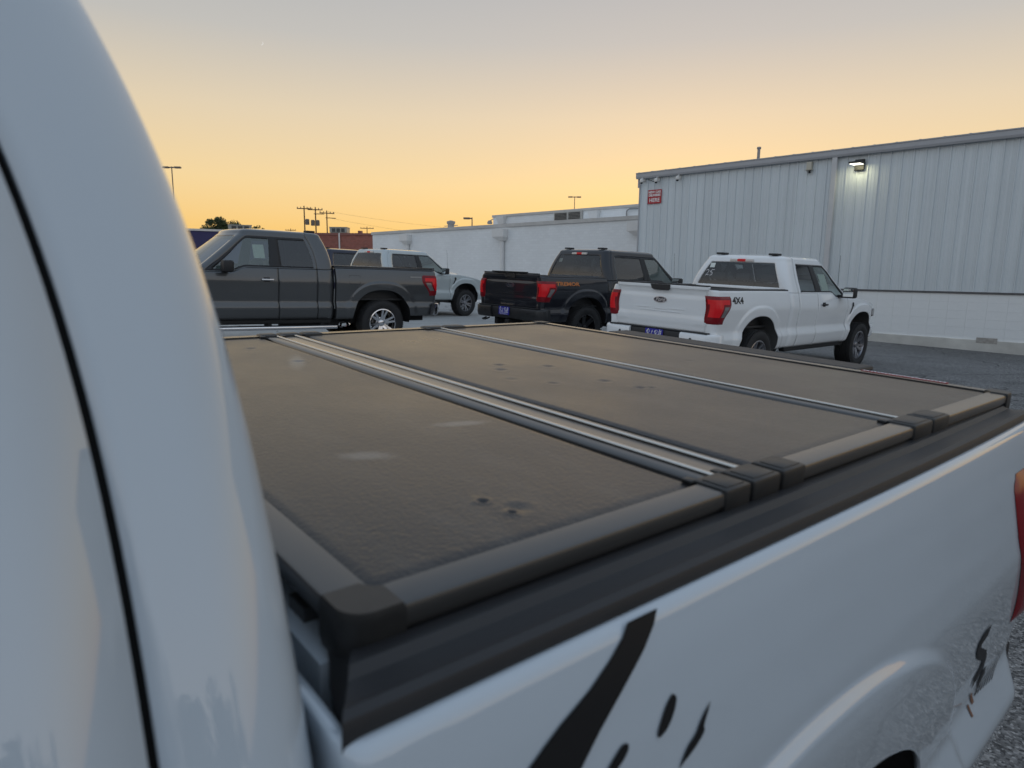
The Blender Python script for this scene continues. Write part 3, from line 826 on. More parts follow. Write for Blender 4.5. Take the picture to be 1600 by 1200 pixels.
def arch_q(x, z, xa):
    dx = abs(x - xa) / AW
    dz = max(z - AC, 0.0) / AHt
    return (dx ** AP + dz ** AP) ** (1 / AP)
def sstep(t):
    t = max(0.0, min(1.0, t)); return t * t * (3 - 2 * t)
FLARE = [0.024, 0.075]
def half_y(x, z):
    flare = FLARE[0]
    y = float(np.interp(z, _zt, _yt))
    if x > 4.7:
        y -= 0.020 * ((x - 4.7) / 1.1) ** 2
    if x < 0.8:
        y -= 0.20 * max(0.0, (0.8 - x) / 0.8) ** 2.0
    for xa in (FA, RA):
        q = arch_q(x, z, xa)
        if q < 1.35:
            y += flare * sstep((1.27 - q) / FLARE[1]) * (0.85 + 0.15 * sstep((1.2 - q) / 0.2))
    return y
def arch_z(x, base, pad=0.0):
    z = base
    for xa in (FA, RA):
        t = abs(x - xa) / (AW + pad)
        if t < 1:
            z = max(z, AC + (AHt + pad) * (1 - t ** AP) ** (1 / AP))
    return z

def grid_faces(nc, nr, flip=False):
    f = []
    for i in range(nc - 1):
        for j in range(nr - 1):
            q = (i * nr + j, (i + 1) * nr + j, (i + 1) * nr + j + 1, i * nr + j + 1)
            f.append(q[::-1] if flip else q)
    return f

def spaced(x0, x1, step, extra=()):
    """column positions, dense at arch ends"""
    xs = set(np.linspace(x0, x1, max(2, int(round((x1 - x0) / step)) + 1)).round(5))
    for xa in (FA, RA):
        for s in (-1, 1):
            for d in (0.0, 0.004, 0.012, 0.025, 0.042, 0.065):
                x = xa + s * (AW - d)
                if x0 < x < x1:
                    xs.add(round(x, 5))
            x = xa + s * (AW + 0.002)
            if x0 < x < x1:
                xs.add(round(x, 5))
    for e in extra:
        if x0 < e < x1:
            xs.add(e)
    return sorted(xs)

class Truck:
    def __init__(s, root, P):
        s.root = root; s.P = P
        s.xcab = P['xcab']
        s.fine = P.get('fine', False)
    # -- placing helpers
    def sx(s, v):
        return (v[0] - RA, v[1], v[2])
    def put(s, name, verts, faces, m, parent=None, smooth=True, side=1, solid=0.0, **kw):
        """side=-1 mirrors to the driver side"""
        v = [(p[0] - RA, p[1] * side, p[2]) for p in verts]
        f = [q[::-1] for q in faces] if side < 0 else faces
        me = mesh(name, v, f, m, smooth=smooth)
        o = new_obj(name, me, parent or s.root, **kw)
        if solid:
            md = o.modifiers.new('thickness', 'SOLIDIFY'); md.thickness = solid; md.offset = -1
        return o
    def mb(s, name, b, m, parent=None, smooth=False, side=1, **kw):
        b.v = [(p[0] - RA, p[1] * side, p[2]) for p in b.v]
        return b.build(name, m, parent or s.root, smooth=smooth, **kw)
    # -- body side sheet
    def side_panel(s, name, x0, x1, zbot, ztop, m, side, wrap_rear=0.0, wrap_front=0.0, inner=0.25, rows=None, step=None, solid=0.010):
        step = step or (0.016 if s.fine else 0.035)
        rows = rows or (120 if s.fine else 36)
        cols = []
        xs = spaced(x0 + wrap_front, x1 - wrap_rear, step)
        if wrap_front:
            xe = x0 + wrap_front
            for d in (inner, inner * 0.5, 0.02):
                cols.append((xe, -wrap_front, wrap_front + d))
            for i in range(1, 8):
                a = math.pi / 2 * (1 - i / 8)
                cols.append((xe, -wrap_front * math.sin(a), wrap_front * (1 - math.cos(a))))
        for x in xs:
            cols.append((x, 0.0, 0.0))
        if wrap_rear:
            xe = x1 - wrap_rear
            for i in range(1, 8):
                a = math.pi / 2 * i / 7
                cols.append((xe, wrap_rear * math.sin(a), wrap_rear * (1 - math.cos(a))))
            for d in (0.02, inner * 0.5, inner):
                cols.append((xe, wrap_rear, wrap_rear + d))
        v = []
        zb = zbot if callable(zbot) else (lambda x: zbot)
        zt = ztop if callable(ztop) else (lambda x: ztop)
        for (x, dx, dy) in cols:
            b = arch_z(x, zb(x)); t = zt(x)
            for j in range(rows):
                z = b + (t - b) * (1 - (1 - j / (rows - 1)) ** (1.12 if name == 'bedside' else 1.0))
                roll = 0.0
                if name == 'bedside' and z > 1.372:
                    tt = min(1.0, (z - 1.372) / 0.013); roll = 0.012 * (1 - math.sqrt(max(0.0, 1 - tt * tt)))
                v.append((x + dx, half_y(x, z) - dy - roll, z))
        f = grid_faces(len(cols), rows, True)
        return s.put(name, v, f, m, side=side, solid=solid)

    def belt(s, x):
        return 1.265 + 0.085 * sstep((x - 2.02) / 0.26)

    # -- cab above the belt: rings from belt to roof, windows cut out of the grid
    def ring(s, h, inset=0.0, zadd=0.0, shrink=0.0, samples=None):
        """half outline (y>=0) from front centre to rear centre at relative height h (0 belt .. 1 roof rail)"""
        P = s.P
        ZR = P.get('zrail', 1.845)
        def zz(x):
            b = s.belt(x); return b + (ZR - b) * h + zadd
        zref = 1.33 + (ZR - 1.33) * h
        t = max(0.0, (zref - 1.33) / (ZR - 1.33))
        yb = float(np.interp(1.345, _zt, _yt))
        yw = yb - (yb - P.get('yroof', 0.70)) * t ** P.get('tumble', 1.12)
        xf = 1.48 + 0.77 * h ** 0.96                      # windscreen line at the pillar
        xr = s.xcab - P.get('lean', 0.13) * t ** P.get('leanp', 2.2)
        rc = P.get('rcor', 0.11)
        rf = 0.14
        pts = []
        bow = 0.15 * (1 - 0.35 * h)
        for u in np.linspace(0, 1, 9)[:-1]:                # screen, centre to pillar
            y = u * (yw - rf * 0.75)
            pts.append((xf - bow * (1 - u ** 2.2), y, 'F'))
        xs0 = xf + rf
        for a in np.linspace(0, 1, 5)[:-1]:                 # A pillar corner
            t2 = a * math.pi / 2
            pts.append((xf + rf * (1 - math.cos(t2)), yw - rf * 0.75 + rf * 0.75 * math.sin(t2), 'A'))
        xB = P['bpillar'][0]
        nF = 14 if not s.fine else 14
        for a in np.linspace(0, 1, nF)[:-1]:                # front door glass zone, follows the raked pillar
            x = xs0 + (xB - xs0) * a
            pts.append((x, yw, 'S1'))
        x1 = P['bpillar'][1]
        pts.append((xB, yw, 'B')); pts.append((0.5 * (xB + x1) - 0.003, yw, 'B')); pts.append((0.5 * (xB + x1) + 0.003, yw, 'B')); pts.append((x1, yw, 'S2'))
        x2 = P['rearglass']                                  # end of the rear side glass measured from the cab back
        xe2 = xr - x2
        for a in np.linspace(0, 1, 7)[1:-1]:
            pts.append((x1 + (xe2 - x1) * a, yw, 'S2'))
        pts.append((xe2, yw, 'C'))
        dl = P['doorline']
        g = 0.0030 if s.fine else 0.0035
        nC = 4
        for a in np.linspace(0, 1, nC)[1:-1]:
            pts.append((xe2 + (xr - dl - g - xe2) * a, yw, 'C'))
        pts.append((xr - dl - g, yw, 'D')); pts.append((xr - dl + g, yw, 'E'))
        xce = xr - rc
        for a in np.linspace(0, 1, 4)[1:]:
            pts.append((xr - dl + g + (xce - (xr - dl + g)) * a, yw, 'E'))
        ncor = 12 if s.fine else 6
        for a in np.linspace(0, 1, ncor)[1:]:
            t2 = a * math.pi / 2
            pts.append((xce + rc * math.sin(t2), yw - rc * (1 - math.cos(t2)), 'E'))
        yc = yw - rc
        yg = P.get('backglass', 0.11)
        pts.append((xr + 0.002, yc - yg * 0.5, 'E')); pts.append((xr + 0.003, yc - yg, 'R'))
        for a in np.linspace(0, 1, 6)[1:]:
            pts.append((xr + 0.003 + 0.02 * a * (2 - a), (yc - yg) * (1 - a), 'R'))
        cx = 0.5 * (xf + xr)
        out = []
        kx = inset; 
        for (x, y, tag) in pts:
            # inset towards the inside
            if inset:
                dx = x - cx; 
                x = x - math.copysign(min(inset, abs(dx)), dx) * (abs(dx) / (0.5 * (xr - xf))) ** 3
                y = max(0.0, y - inset * (y / yw))
            if shrink:
                x = cx + (x - cx) * (1 - shrink); y = y * (1 - shrink)
            out.append((x, y, zz(x if not shrink else pts[0][0]) if not shrink else ZR + zadd, tag))
        return out

    def cab(s):
        P = s.P; pm = P['paint']
        ZR = P.get('zrail', 1.845)
        hs = [0.0, 0.03, 0.075] + list(np.linspace(0.075, 0.86, 12 if not s.fine else 22)[1:]) + [0.91, 0.955, 1.0]
        hbot, htop = 2, len(hs) - 4          # window rows
        rings = [s.ring(h) for h in hs]
        ZT = P.get('zroof', 1.945)
        rr = 0.11
        fac = [math.sin(a) for a in np.linspace(0, math.pi / 2, 8 if s.fine else 6)[1:]]
        top = []
        for i, q in enumerate(np.linspace(0, math.pi / 2, 8 if s.fine else 6)[1:]):
            top.append(s.ring(1.0, inset=rr * (1 - math.cos(q)), zadd=(ZT - 0.03 - ZR) * math.sin(q)))
        last = top[-1]
        cx = 0.5 * (last[0][0] + last[-1][0])
        for k, dz in ((0.25, 0.014), (0.5, 0.023), (0.75, 0.028)):
            top.append([(cx + (p[0] - cx) * (1 - k * 0.999) if False else p[0] + (cx - p[0]) * k, p[1] * (1 - k), p[2] + dz, p[3]) for p in last])
        allr = rings + top
        nr = len(allr); nc = len(allr[0])
        tags = [p[3] for p in allr[0]]
        # centre line cap
        v = [(p[0], p[1], p[2]) for r in allr for p in r]
        v.append((cx, 0.0, last[0][2] + 0.03))
        def idx(i, j): return i * nc + j
        win = {}      # region -> faces
        shell = []; trim = []
        cB0 = tags.index('B'); c1 = tags.index('S1'); c2 = tags.index('S2'); cC = tags.index('C'); cA = tags.index('A')
        cD = tags.index('D'); cR = tags.index('R')
        cF_end = cA                                         # screen columns 0..cA
        for i in range(nr - 1):
            for j in range(nc - 1):
                q = (idx(i, j), idx(i, j + 1), idx(i + 1, j + 1), idx(i + 1, j))
                inrow = hbot <= i < htop
                if i < len(rings) - 1:
                    if j < cA and 0 <= i < len(rings) - 3:
                        win.setdefault('windscreen', []).append(q); continue
                    if inrow and c1 + 1 <= j < cB0 - 1:
                        win.setdefault('front_window', []).append(q); continue
                    if inrow and c2 <= j < cC:
                        win.setdefault('rear_side_window', []).append(q); continue
                    if cR <= j and 3 <= i < len(rings) - 3:
                        win.setdefault('rear_window', []).append(q); continue
                    # black surrounds
                    if (cB0 - 1 <= j < c2) and hbot - 1 <= i < htop + 1:
                        trim.append(q); continue
                    if c1 <= j < cC and (i == hbot - 1 or i == htop):
                        trim.append(q); continue
                    if j == c1 and inrow:
                        trim.append(q); continue
                    if j == cD and i < len(rings):
                        continue                            # open shut line
                elif i < len(rings) + 3 and j == cD:
                    continue
                shell.append(q)
        tipr = nr - 1
        for j in range(nc - 1):
            shell.append((idx(tipr, j), idx(tipr, j + 1), len(v) - 1))
        # mirror both sides into one shell
        def both(faces, vv=v):
            n = len(vv)
            V = [p for p in vv] + [(p[0], -p[1], p[2]) for p in vv]
            Fc = [q[::-1] for q in faces] + [tuple(k + n for k in q) for q in faces]
            return V, Fc
        V, Fc = both(shell)
        o = s.put('cab_shell', V, Fc, pm, smooth=60 if s.fine else 50, solid=0.012)
        V, Fc = both(trim)
        s.put('window_trim', V, Fc, P.get('trimmat', M_BLACK), smooth=50, solid=0.014)
        # inner dark skin seen through the shut lines
        vi = [(p[0] + (cx - p[0]) * 0.012, p[1] - 0.018 if p[1] > 0.03 else p[1], p[2]) for p in v]
        seal = [(idx(i, j), idx(i, j + 1), idx(i + 1, j + 1), idx(i + 1, j)) for i in range(len(rings) + 2) for j in range(cD - 1, cD + 2)]
        V, Fc = both(seal, vi)
        s.put('door_seal', V, Fc, M_RUBBER, smooth=True)
        # glass, set in a little
        vg = [(p[0] + (cx - p[0]) * 0.006, max(0.0, p[1] - 0.007), p[2]) for p in v]
        for nm in ('windscreen', 'rear_window'):
            V, Fc = both(win[nm], vg)
            s.put(nm, V, Fc, M_GLASS if nm == 'windscreen' else M_GLASS_REAR, smooth=60)
        for nm in ('front_window', 'rear_side_window'):
            for sd in (1, -1):
                used = sorted({k for q in win[nm] for k in q}); mp = {k: a for a, k in enumerate(used)}
                s.put(nm, [vg[k] for k in used], [tuple(mp[k] for k in q)[::-1] for q in win[nm]], M_GLASS if nm == 'front_window' else M_GLASS_DARK, smooth=60, side=sd)
        s.rings = rings; s.cR = cR

    def wheel(s, x, side, style, R=0.41, wd=0.28):
        yo = 0.985
        P = s.P
        rm = {'chrome': M_CHROME, 'dark': M_WHEEL_DARK, 'machined': M_WHEEL_MACH, 'black': M_BLACK_GLOSS}[style]
        r_rim = R * 0.60
        b = MB()
        # barrel and lip
        b.lathe([(r_rim + 0.012, 0.0), (r_rim - 0.006, 0.004), (r_rim - 0.014, -0.02), (r_rim - 0.03, -0.12), (r_rim - 0.03, -0.22)], 40, 'y')
        nsp = 6
        rots = []
        for k in range(nsp):
            a = 2 * math.pi * k / nsp + 0.3
            for da in ((-0.17, 0.17) if style in ('chrome', 'machined') else (-0.13, 0.13)):
                rot = Matrix.Rotation(-(a + da), 4, 'Y')
                w0, w1 = (0.020, 0.017) if style != 'black' else (0.03, 0.022)
                v = []
                for (rad, w, y) in ((0.045, w0 * 1.3, -0.055), (r_rim * 0.6, w0, -0.035), (r_rim - 0.004, w1, -0.008)):
                    v += [(rad, y, -w), (rad, y, w), (rad, y - 0.03, w * 1.3), (rad, y - 0.03, -w * 1.3)]
                f = [(0, 1, 5, 4), (4, 5, 9, 8), (1, 2, 6, 5), (5, 6, 10, 9), (3, 0, 4, 7), (7, 4, 8, 11), (0, 3, 2, 1), (8, 9, 10, 11)]
                b.add([tuple(rot @ Vector(p)) for p in v], f)
        b.lathe([(0.0, -0.030), (0.04, -0.030), (0.055, -0.038), (0.06, -0.06), (0.11, -0.07)], 20, 'y')
        b.v = [(p[0], p[1] + yo - 0.012, p[2] + R) for p in b.v]
        b.v = [(p[0] + x, p[1], p[2]) for p in b.v]
        w = s.mb('wheel', b, rm, smooth=True, side=side)
        t = MB()
        pr = [(r_rim + 0.010, -0.245), (R * 0.80, -0.275), (R - 0.045, -0.272), (R - 0.012, -0.255), (R, -0.225)]
        for k in range(5):
            y = -0.225 + 0.0425 * (k + 0.5)
            pr += [(R, y - 0.016), (R, y + 0.012), (R - 0.011, y + 0.015), (R - 0.011, y + 0.02)]
        pr += [(R, -0.025), (R - 0.010, 0.0), (R - 0.045, 0.016), (R * 0.80, 0.022), (R * 0.70, 0.016), (r_rim + 0.010, 0.0)]
        t.lathe([(r, h) for r, h in pr], 64, 'y')
        if P.get('knobbly'):
            for k in range(56):
                a = 2 * math.pi * k / 56
                rot = Matrix.Rotation(-a, 4, 'Y')
                for y in (-0.252, -0.035):
                    t.box((R - 0.02, y - 0.01, -0.014), (R + 0.010, y + 0.055, 0.012), rot)
        else:
            for k in range(72):
                a = 2 * math.pi * k / 72
                rot = Matrix.Rotation(-a, 4, 'Y')
                for y in (-0.268, -0.02):
                    t.box((R - 0.022, y, -0.010), (R - 0.002, y + 0.03, 0.009), rot)
        t.v = [(p[0] + x, p[1] + yo - 0.012, p[2] + R) for p in t.v]
        tt = s.mb('tyre', t, M_TYRE, parent=w, smooth=30, side=side)
        d = MB().lathe([(0.0, 0), (0.15, 0.0), (0.165, -0.01), (0.165, -0.03), (0.0, -0.03)], 24, 'y', (x, yo - 0.13, R))
        s.mb('brake_disc', d, M_STEEL, parent=w, smooth=30, side=side)

    def wheel_well(s, x, side):
        v = []; n = 24
        for y in (0.97, 0.60):
            for k in range(n + 1):
                t = -1 + 2 * k / n
                a = math.pi * (1 - k / n)
                ca, sa = math.cos(a), math.sin(a)
                px = math.copysign(abs(ca) ** (2 / AP), ca) * (AW + 0.012); pz = abs(sa) ** (2 / AP) * (AHt + 0.012)
                v.append((x + px, y if y < 0.9 else half_y(x + px * 0.985, AC + pz * 0.985) - 0.012, AC + pz))
        f = [(k, k + 1, n + 2 + k, n + 1 + k) for k in range(n)]
        f.append(tuple(range(n + 1, 2 * n + 2)))
        s.put('wheel_well', v, f, s.P.get('wellmat', M_UNDER), side=side, smooth=True)

    def corner_pt(s, u, z, off=0.0, xend=5.80, r=0.07):
        """point on the rear corner of the bed; u metres along the skin from the side (0 at x=xend-r) to the back"""
        xe = xend - r
        yb = half_y(xe, z)
        if u <= 0:
            return (xe + u, half_y(xe + u, z) + off, z)
        L = r * math.pi / 2
        if u < L:
            a = u / r
            return (xe + (r + off) * math.sin(a), yb - r + (r + off) * math.cos(a), z)
        return (xe + r + off, yb - r - (u - L), z)

    def taillight(s, side):
        P = s.P
        zA, zB = 0.925, 1.305
        nz, nu = (40, 40) if s.fine else (24, 26)
        def front(z):          # outline on the side of the bed
            t = (z - zA) / (zB - zA)
            return -(0.095 + 0.165 * sstep((t - 0.02) / 0.75)) + 0.025 * sstep((t - 0.93) / 0.07)
        def back(z):
            return 0.235 - 0.02 * (z - zA)
        def pt(a, t, off):
            z = zA + (zB - zA) * t
            u0 = front(z); u1 = back(z)
            return s.corner_pt(u0 + (u1 - u0) * a, z, off)
        v = []
        for i in range(nu + 1):
            for j in range(nz + 1):
                a = i / nu; t = j / nz
                e = min(a, 1 - a) * 6; e2 = min(t, 1 - t) * 9
                off = 0.016 * min(1, e) ** 0.5 * min(1, e2) ** 0.5
                v.append(pt(a, t, 0.001 + off))
        cell = {'lens': [], 'bright': [], 'clear': []}
        for i in range(nu):
            for j in range(nz):
                a = (i + .5) / nu; t = (j + .5) / nz
                k = 'lens'
                if 0.70 < t < 0.86 and 0.10 < a < 0.92: k = 'bright'
                elif 0.25 < t <= 0.70 and 0.42 < a < 0.84: k = 'bright'
                elif 0.24 < t < 0.62 and 0.10 < a <= 0.36: k = 'clear'
                q = (i * (nz + 1) + j, (i + 1) * (nz + 1) + j, (i + 1) * (nz + 1) + j + 1, i * (nz + 1) + j + 1)
                cell[k].append(q)
        def sub(fs):
            used = sorted({k for q in fs for k in q}); mp = {k: a for a, k in enumerate(used)}
            return [v[k] for k in used], [tuple(mp[k] for k in q) for q in fs]
        V, F_ = sub(cell['lens'])
        o = s.put('taillight', V, F_, M_LENS, side=side, smooth=50)
        V, F_ = sub(cell['bright']); s.put('reflector', V, F_, M_LENS_BRIGHT, parent=o, side=side, smooth=50)
        V, F_ = sub(cell['clear']); s.put('clear_lens', V, F_, M_LENS_CLEAR, parent=o, side=side, smooth=50)

    def rear_text(s, txt, size, y, z, x, m, parent, shear=0.0, name='lettering', sy=1.0, bold=0.0):
        tv, tf = text_2d(txt, size, shear, 1.0, bold)
        return s.put(name, [(x, y + a, z + b * sy) for a, b in tv], tf, m, parent=parent, smooth=False)

    def side_shape(s, name, poly_v, poly_f, m, side, off=0.002, parent=None, smooth=True):
        v = [(x, half_y(x, z) + off, z) for x, z in poly_v]
        o = s.put(name, v, [q for q in poly_f], m, parent=parent, smooth=smooth, side=side)
        me = o.data
        bmx = bmesh.new(); bmx.from_mesh(me)
        for fc in bmx.faces:
            if fc.normal.y * side < 0: fc.normal_flip()
        bmx.to_mesh(me); bmx.free()
        return o

    def tailgate(s):
        P = s.P; pm = P['paint']
        ny, nz = 44, 30
        dT = P.get('tg_drop', 0.0)
        zA, zB, Y = 0.80, 1.425 - dT, 0.785
        def relief(y, z):
            x = 5.795
            x += 0.022 * sstep((z - 1.355 + dT) / 0.03)                         # top spoiler lip
            x -= 0.012 * sstep((1.335 - z) / 0.03) * sstep((z - 1.25) / 0.05) * (1 - 0.5 * sstep((abs(y) - 0.5) / 0.15))
            x += 0.010 * sstep((1.0 - z) / 0.02) * sstep((z - 0.87) / 0.03) * (0.5 + 0.5 * sstep((abs(y) - 0.55) / 0.1))
            x += 0.006 * math.cos(y * 1.7)
            return x
        v = []
        for i in range(ny + 1):
            y = -Y + 2 * Y * i / ny
            for j in range(nz + 1):
                z = zA + (zB - zA) * j / nz
                v.append((relief(y, z), y, z))
        f = grid_faces(ny + 1, nz + 1)
        t = s.put('tailgate', v, f, pm, smooth=40, solid=0.05)
        s.tg = t
        cap = MB().bbox((5.765, -Y + 0.004, 1.4255 - dT), (5.826, Y - 0.004, 1.443 - dT), 0.006)
        if P.get('spoiler'):
            cap.bbox((5.77, -0.47, 1.4435 - dT), (5.885, 0.47, 1.462 - dT), 0.008)
        s.mb('top_moulding', cap, M_BLACK, parent=t)
        # handle applique
        hp = [(-0.17, 1.424), (0.17, 1.424), (0.17, 1.362), (0.145, 1.343), (-0.10, 1.343), (-0.145, 1.362)]
        b = MB().prism(hp, lambda u, w, d: (5.826 + d, u + 0.0, w - dT), 0.006)
        s.mb('handle', b, M_BLACK_GLOSS if P.get('gloss_handle') else M_BLACK, parent=t)
        b = MB().bbox((5.80, -0.07, 1.352), (5.838, 0.07, 1.366), 0.003)
        s.mb('camera_bar', b, M_BLACK_GLOSS, parent=t)
        # pressed lettering bars low on the gate
        for (y0, y1, z) in ((-0.42, -0.16, 1.085), (-0.10, 0.12, 1.075), (0.16, 0.42, 1.085), (-0.36, -0.05, 1.045), (0.02, 0.36, 1.04)):
            s.mb('pressing', MB().bbox((5.790, y0, z), (5.808, y1, z + 0.006), 0.002), pm, parent=t)
        # oval emblem
        def oval(rx, rz, x0, x1):
            n = 36
            b = MB()
            for (xx) in (x0, x1):
                b.v += [(xx, rx * math.cos(2 * math.pi * k / n), 1.205 + rz * math.sin(2 * math.pi * k / n)) for k in range(n)]
            b.f.append(tuple(range(n, 2 * n)))
            b.f += [(k, (k + 1) % n, n + (k + 1) % n, n + k) for k in range(n)]
            return b
        e = s.mb('emblem', oval(0.118, 0.047, 5.785, 5.806), M_CHROME, parent=t, smooth=30)
        s.mb('emblem_field', oval(0.106, 0.037, 5.787, 5.808), M_EMBLEM, parent=t, smooth=30)
        s.rear_text('Ford', 0.085, 0.0, 1.206, 5.8095, M_CHROME, t, shear=0.35, bold=0.002)

    def rear_bumper(s):
        P = s.P
        bw = P.get('bw', 0.985)
        def seg(name, y0, y1, m, inset=0.0, zlo=0.555, zhi=0.785, parent=None):
            n = max(6, int(abs(y1 - y0) / 0.05))
            prof = [(-0.16, zhi), (-0.035, zhi), (-0.010, zhi - 0.012), (0.0, zhi - 0.035), (-0.004, zlo + 0.07), (-0.03, zlo + 0.015), (-0.07, zlo), (-0.20, zlo)]
            v = []
            for i in range(n + 1):
                y = y0 + (y1 - y0) * i / n
                back = 0.025 * (y / 0.9) ** 2 + 0.16 * max(0, (abs(y) - 0.84) / 0.16) ** 2.4
                for (dx, z) in prof:
                    v.append((5.915 - inset - back + dx * (1 - 0.4 * max(0, (abs(y) - 0.84) / 0.16)), y, z))
            k = len(prof)
            f = grid_faces(n + 1, k)
            f.append(tuple(range(k))); f.append(tuple(n * k + j for j in range(k))[::-1])
            b = MB(); b.add(v, f)
            return s.mb(name, b, m, parent=parent, smooth=35)
        bc = P.get('bumper', P['paint'])
        c = seg('rear_bumper', -0.44, 0.44, M_BLACK, 0.035, 0.56, 0.79)
        for a, b in ((-bw, -0.442), (0.442, bw)):
            seg('bumper_end', a, b, bc, 0.0, parent=c)
        s.mb('step_pad', MB().bbox((5.755, -bw + 0.13, 0.787), (5.875, bw - 0.13, 0.803), 0.006), M_BLACK, parent=c)
        for y in (-0.62, 0.62, 0.86, -0.86):
            b = MB().lathe([(0.0, 0.004), (0.018, 0.004), (0.02, 0.0)], 12, 'y')
            b.v = [(5.915 - 0.02 * (abs(y) / 0.9) ** 2 - 0.03 * (abs(y) > 0.8) + p[1], y + p[0], 0.70 + p[2]) for p in b.v]
            s.mb('parking_sensor', b, M_BLACK, parent=c)
        # hitch
        b = MB().bbox((5.60, -0.06, 0.44), (5.86, 0.06, 0.545), 0.01)
        s.mb('tow_hitch', b, M_UNDER)
        if P.get('tow_hooks'):
            for y in (-0.72, 0.72):
                b = MB().tube([(5.78, y, 0.53), (5.88, y, 0.50), (5.90, y + 0.05, 0.50), (5.88, y + 0.1, 0.50), (5.78, y + 0.1, 0.53)], 0.016, 8)
                s.mb('tow_hook', b, M_BLACK, smooth=True)
        # plate
        if P.get('plate'):
            yp = P.get('plate_y', 0.0)
            b = MB().bbox((5.889, yp - 0.155, 0.63), (5.896, yp + 0.155, 0.785), 0.002)
            p = s.mb('license_plate', b, M_PLATE, label='blue dealer plate with white script lettering')
            V, F_ = bob_bell()
            k = 0.285
            s.put('lettering', [(5.8975, yp + a * k, 0.700 + c_ * k) for a, c_ in V], F_, M_WHITE_PRINT, parent=p, smooth=False)
            s.mb('plate_line', MB().box((5.8965, yp - 0.11, 0.640), (5.8972, yp + 0.11, 0.645)), M_WHITE_PRINT, parent=p)
            for y in (-0.10, 0.10):
                s.mb('plate_bolt', MB().box((5.8965, yp + y - 0.006, 0.768), (5.899, yp + y + 0.006, 0.778)), M_WHITE_PRINT, parent=p)

    def build(s):
        P = s.P; pm = P['paint']; xc = s.xcab
        g = 0.004
        crew = P['crew']
        d0, d1, d2 = 1.62, 0.5 * (P['bpillar'][0] + P['bpillar'][1]), xc - P['doorline']
        rail = 1.385
        for sd in (1, -1):
            s.side_panel('front_fender', 0.16, d0 - g, 0.50, lambda x: 1.075 + 0.19 * min(1, max(0, (x - 0.1) / 1.1)) ** 0.8, pm, sd)
            fd = s.side_panel('front_door', d0 + g, d1 - g, 0.50, lambda x: s.belt(x), pm, sd)
            rd = s.side_panel('rear_door', d1 + g, d2 - g, 0.50, lambda x: s.belt(x), pm, sd)
            s.side_panel('cab_corner', d2 + g, xc, 0.50, lambda x: s.belt(x) + 0.001, pm, sd, wrap_rear=P.get('rcor', 0.11), inner=0.55)
            gapb = P.get('bedgap', 0.030)
            bs = s.side_panel('bedside', xc + gapb, 5.80, lambda x: 0.50 if x < 4.7 else 0.55, rail, pm, sd, wrap_front=0.02, wrap_rear=0.07, inner=0.09)
            # handles
            hx = d1 - 0.19
            hm = P.get('handle', M_BLACK)
            def handle(x, par):
                y = half_y(x, 1.16)
                b = MB().bbox((x - 0.10, y + 0.012, 1.148), (x + 0.10, y + 0.036, 1.178), 0.010)
                s.mb('handle', b, hm, parent=par, side=sd, smooth=True)
                b = MB().bbox((x - 0.055, y - 0.004, 1.128), (x + 0.04, y + 0.004, 1.198), 0.003)
                s.mb('handle_cup', b, M_RUBBER, parent=par, side=sd)
            handle(hx, fd)
            if crew:
                handle(d2 - 0.16 - 0.08, rd)
            # rail cap
            rc = [(-0.0095, -0.012), (-0.0095, 0.004), (-0.013, 0.013), (-0.020, 0.017), (-0.032, 0.013), (-0.050, 0.014), (-0.058, 0.021), (-0.070, 0.022), (-0.085, 0.016), (-0.16, 0.016), (-0.16, -0.03)]
            xs = [xc + gapb + 0.002 + d for d in (0, 0.006, 0.012, 0.02, 0.03, 0.045, 0.06, 0.08)] + list(np.linspace(xc + gapb + 0.12, 5.66, 30)) + [5.70, 5.73, 5.755, 5.775, 5.786]
            v = []
            for x in xs:
                dr = 0.0 if x < 5.70 else 0.03 * ((x - 5.70) / 0.086) ** 2
                for (a, c) in rc:
                    xq = max(x, xc + gapb + 0.002 + P.get('capcut', 0.0) * max(0.0, min(-a, 0.1) - 0.0095))
                    v.append((xq, half_y(min(x, 5.72), rail) + a - dr * (1 if a > -0.1 else 0), rail + c - dr * 0.5))
            f = grid_faces(len(xs), len(rc)); f += [tuple(range(len(rc))), tuple((len(xs) - 1) * len(rc) + j for j in range(len(rc)))[::-1]]
            s.put('rail_cap', v, f, M_RAIL, side=sd, smooth=30)
            # bed inside
            b = MB().box((xc + 0.05, 0.70, 0.86), (5.74, 0.735, rail + 0.008))
            s.mb('bed_wall', b, P.get('bedmat', M_BED), side=sd)
            s.taillight(sd)
            for ax in (FA, RA):
                s.wheel(ax, sd, P['wheels'], P.get('tyre_r', 0.41)); s.wheel_well(ax, sd)
            # fender vent
            poly = [(1.375, 1.185), (1.43, 1.195), (1.45, 1.17), (1.445, 1.12), (1.475, 1.04), (1.505, 0.985), (1.485, 0.985), (1.44, 1.03), (1.405, 1.10), (1.375, 1.13)]
            V, F_ = fill_poly([poly]); s.side_shape('fender_vent', V, F_, M_BLACK, sd, 0.006)
            # mirror
            b = MB()
            b.bbox((1.86, 0.995, 1.275), (2.02, 1.20, 1.455), 0.035)
            mr = s.mb('mirror', b, P.get('mirror', M_BLACK), side=sd, smooth=True)
            s.mb('mirror_arm', MB().bbox((1.90, 0.90, 1.275), (1.99, 1.02, 1.325), 0.015), M_BLACK, parent=mr, side=sd, smooth=True)
            s.mb('mirror_glass', MB().bbox((2.0195, 1.015, 1.30), (2.0225, 1.18, 1.435), 0.001), M_MIRROR, parent=mr, side=sd)
            # inner cab side, dark, seen through gaps
            v = []
            for x in np.linspace(1.2, xc - 0.03, 12):
                for z in (0.47, 0.6, 0.8, 1.0, 1.2):
                    v.append((x, 0.885 - (0.03 if z < 0.5 else 0), z))
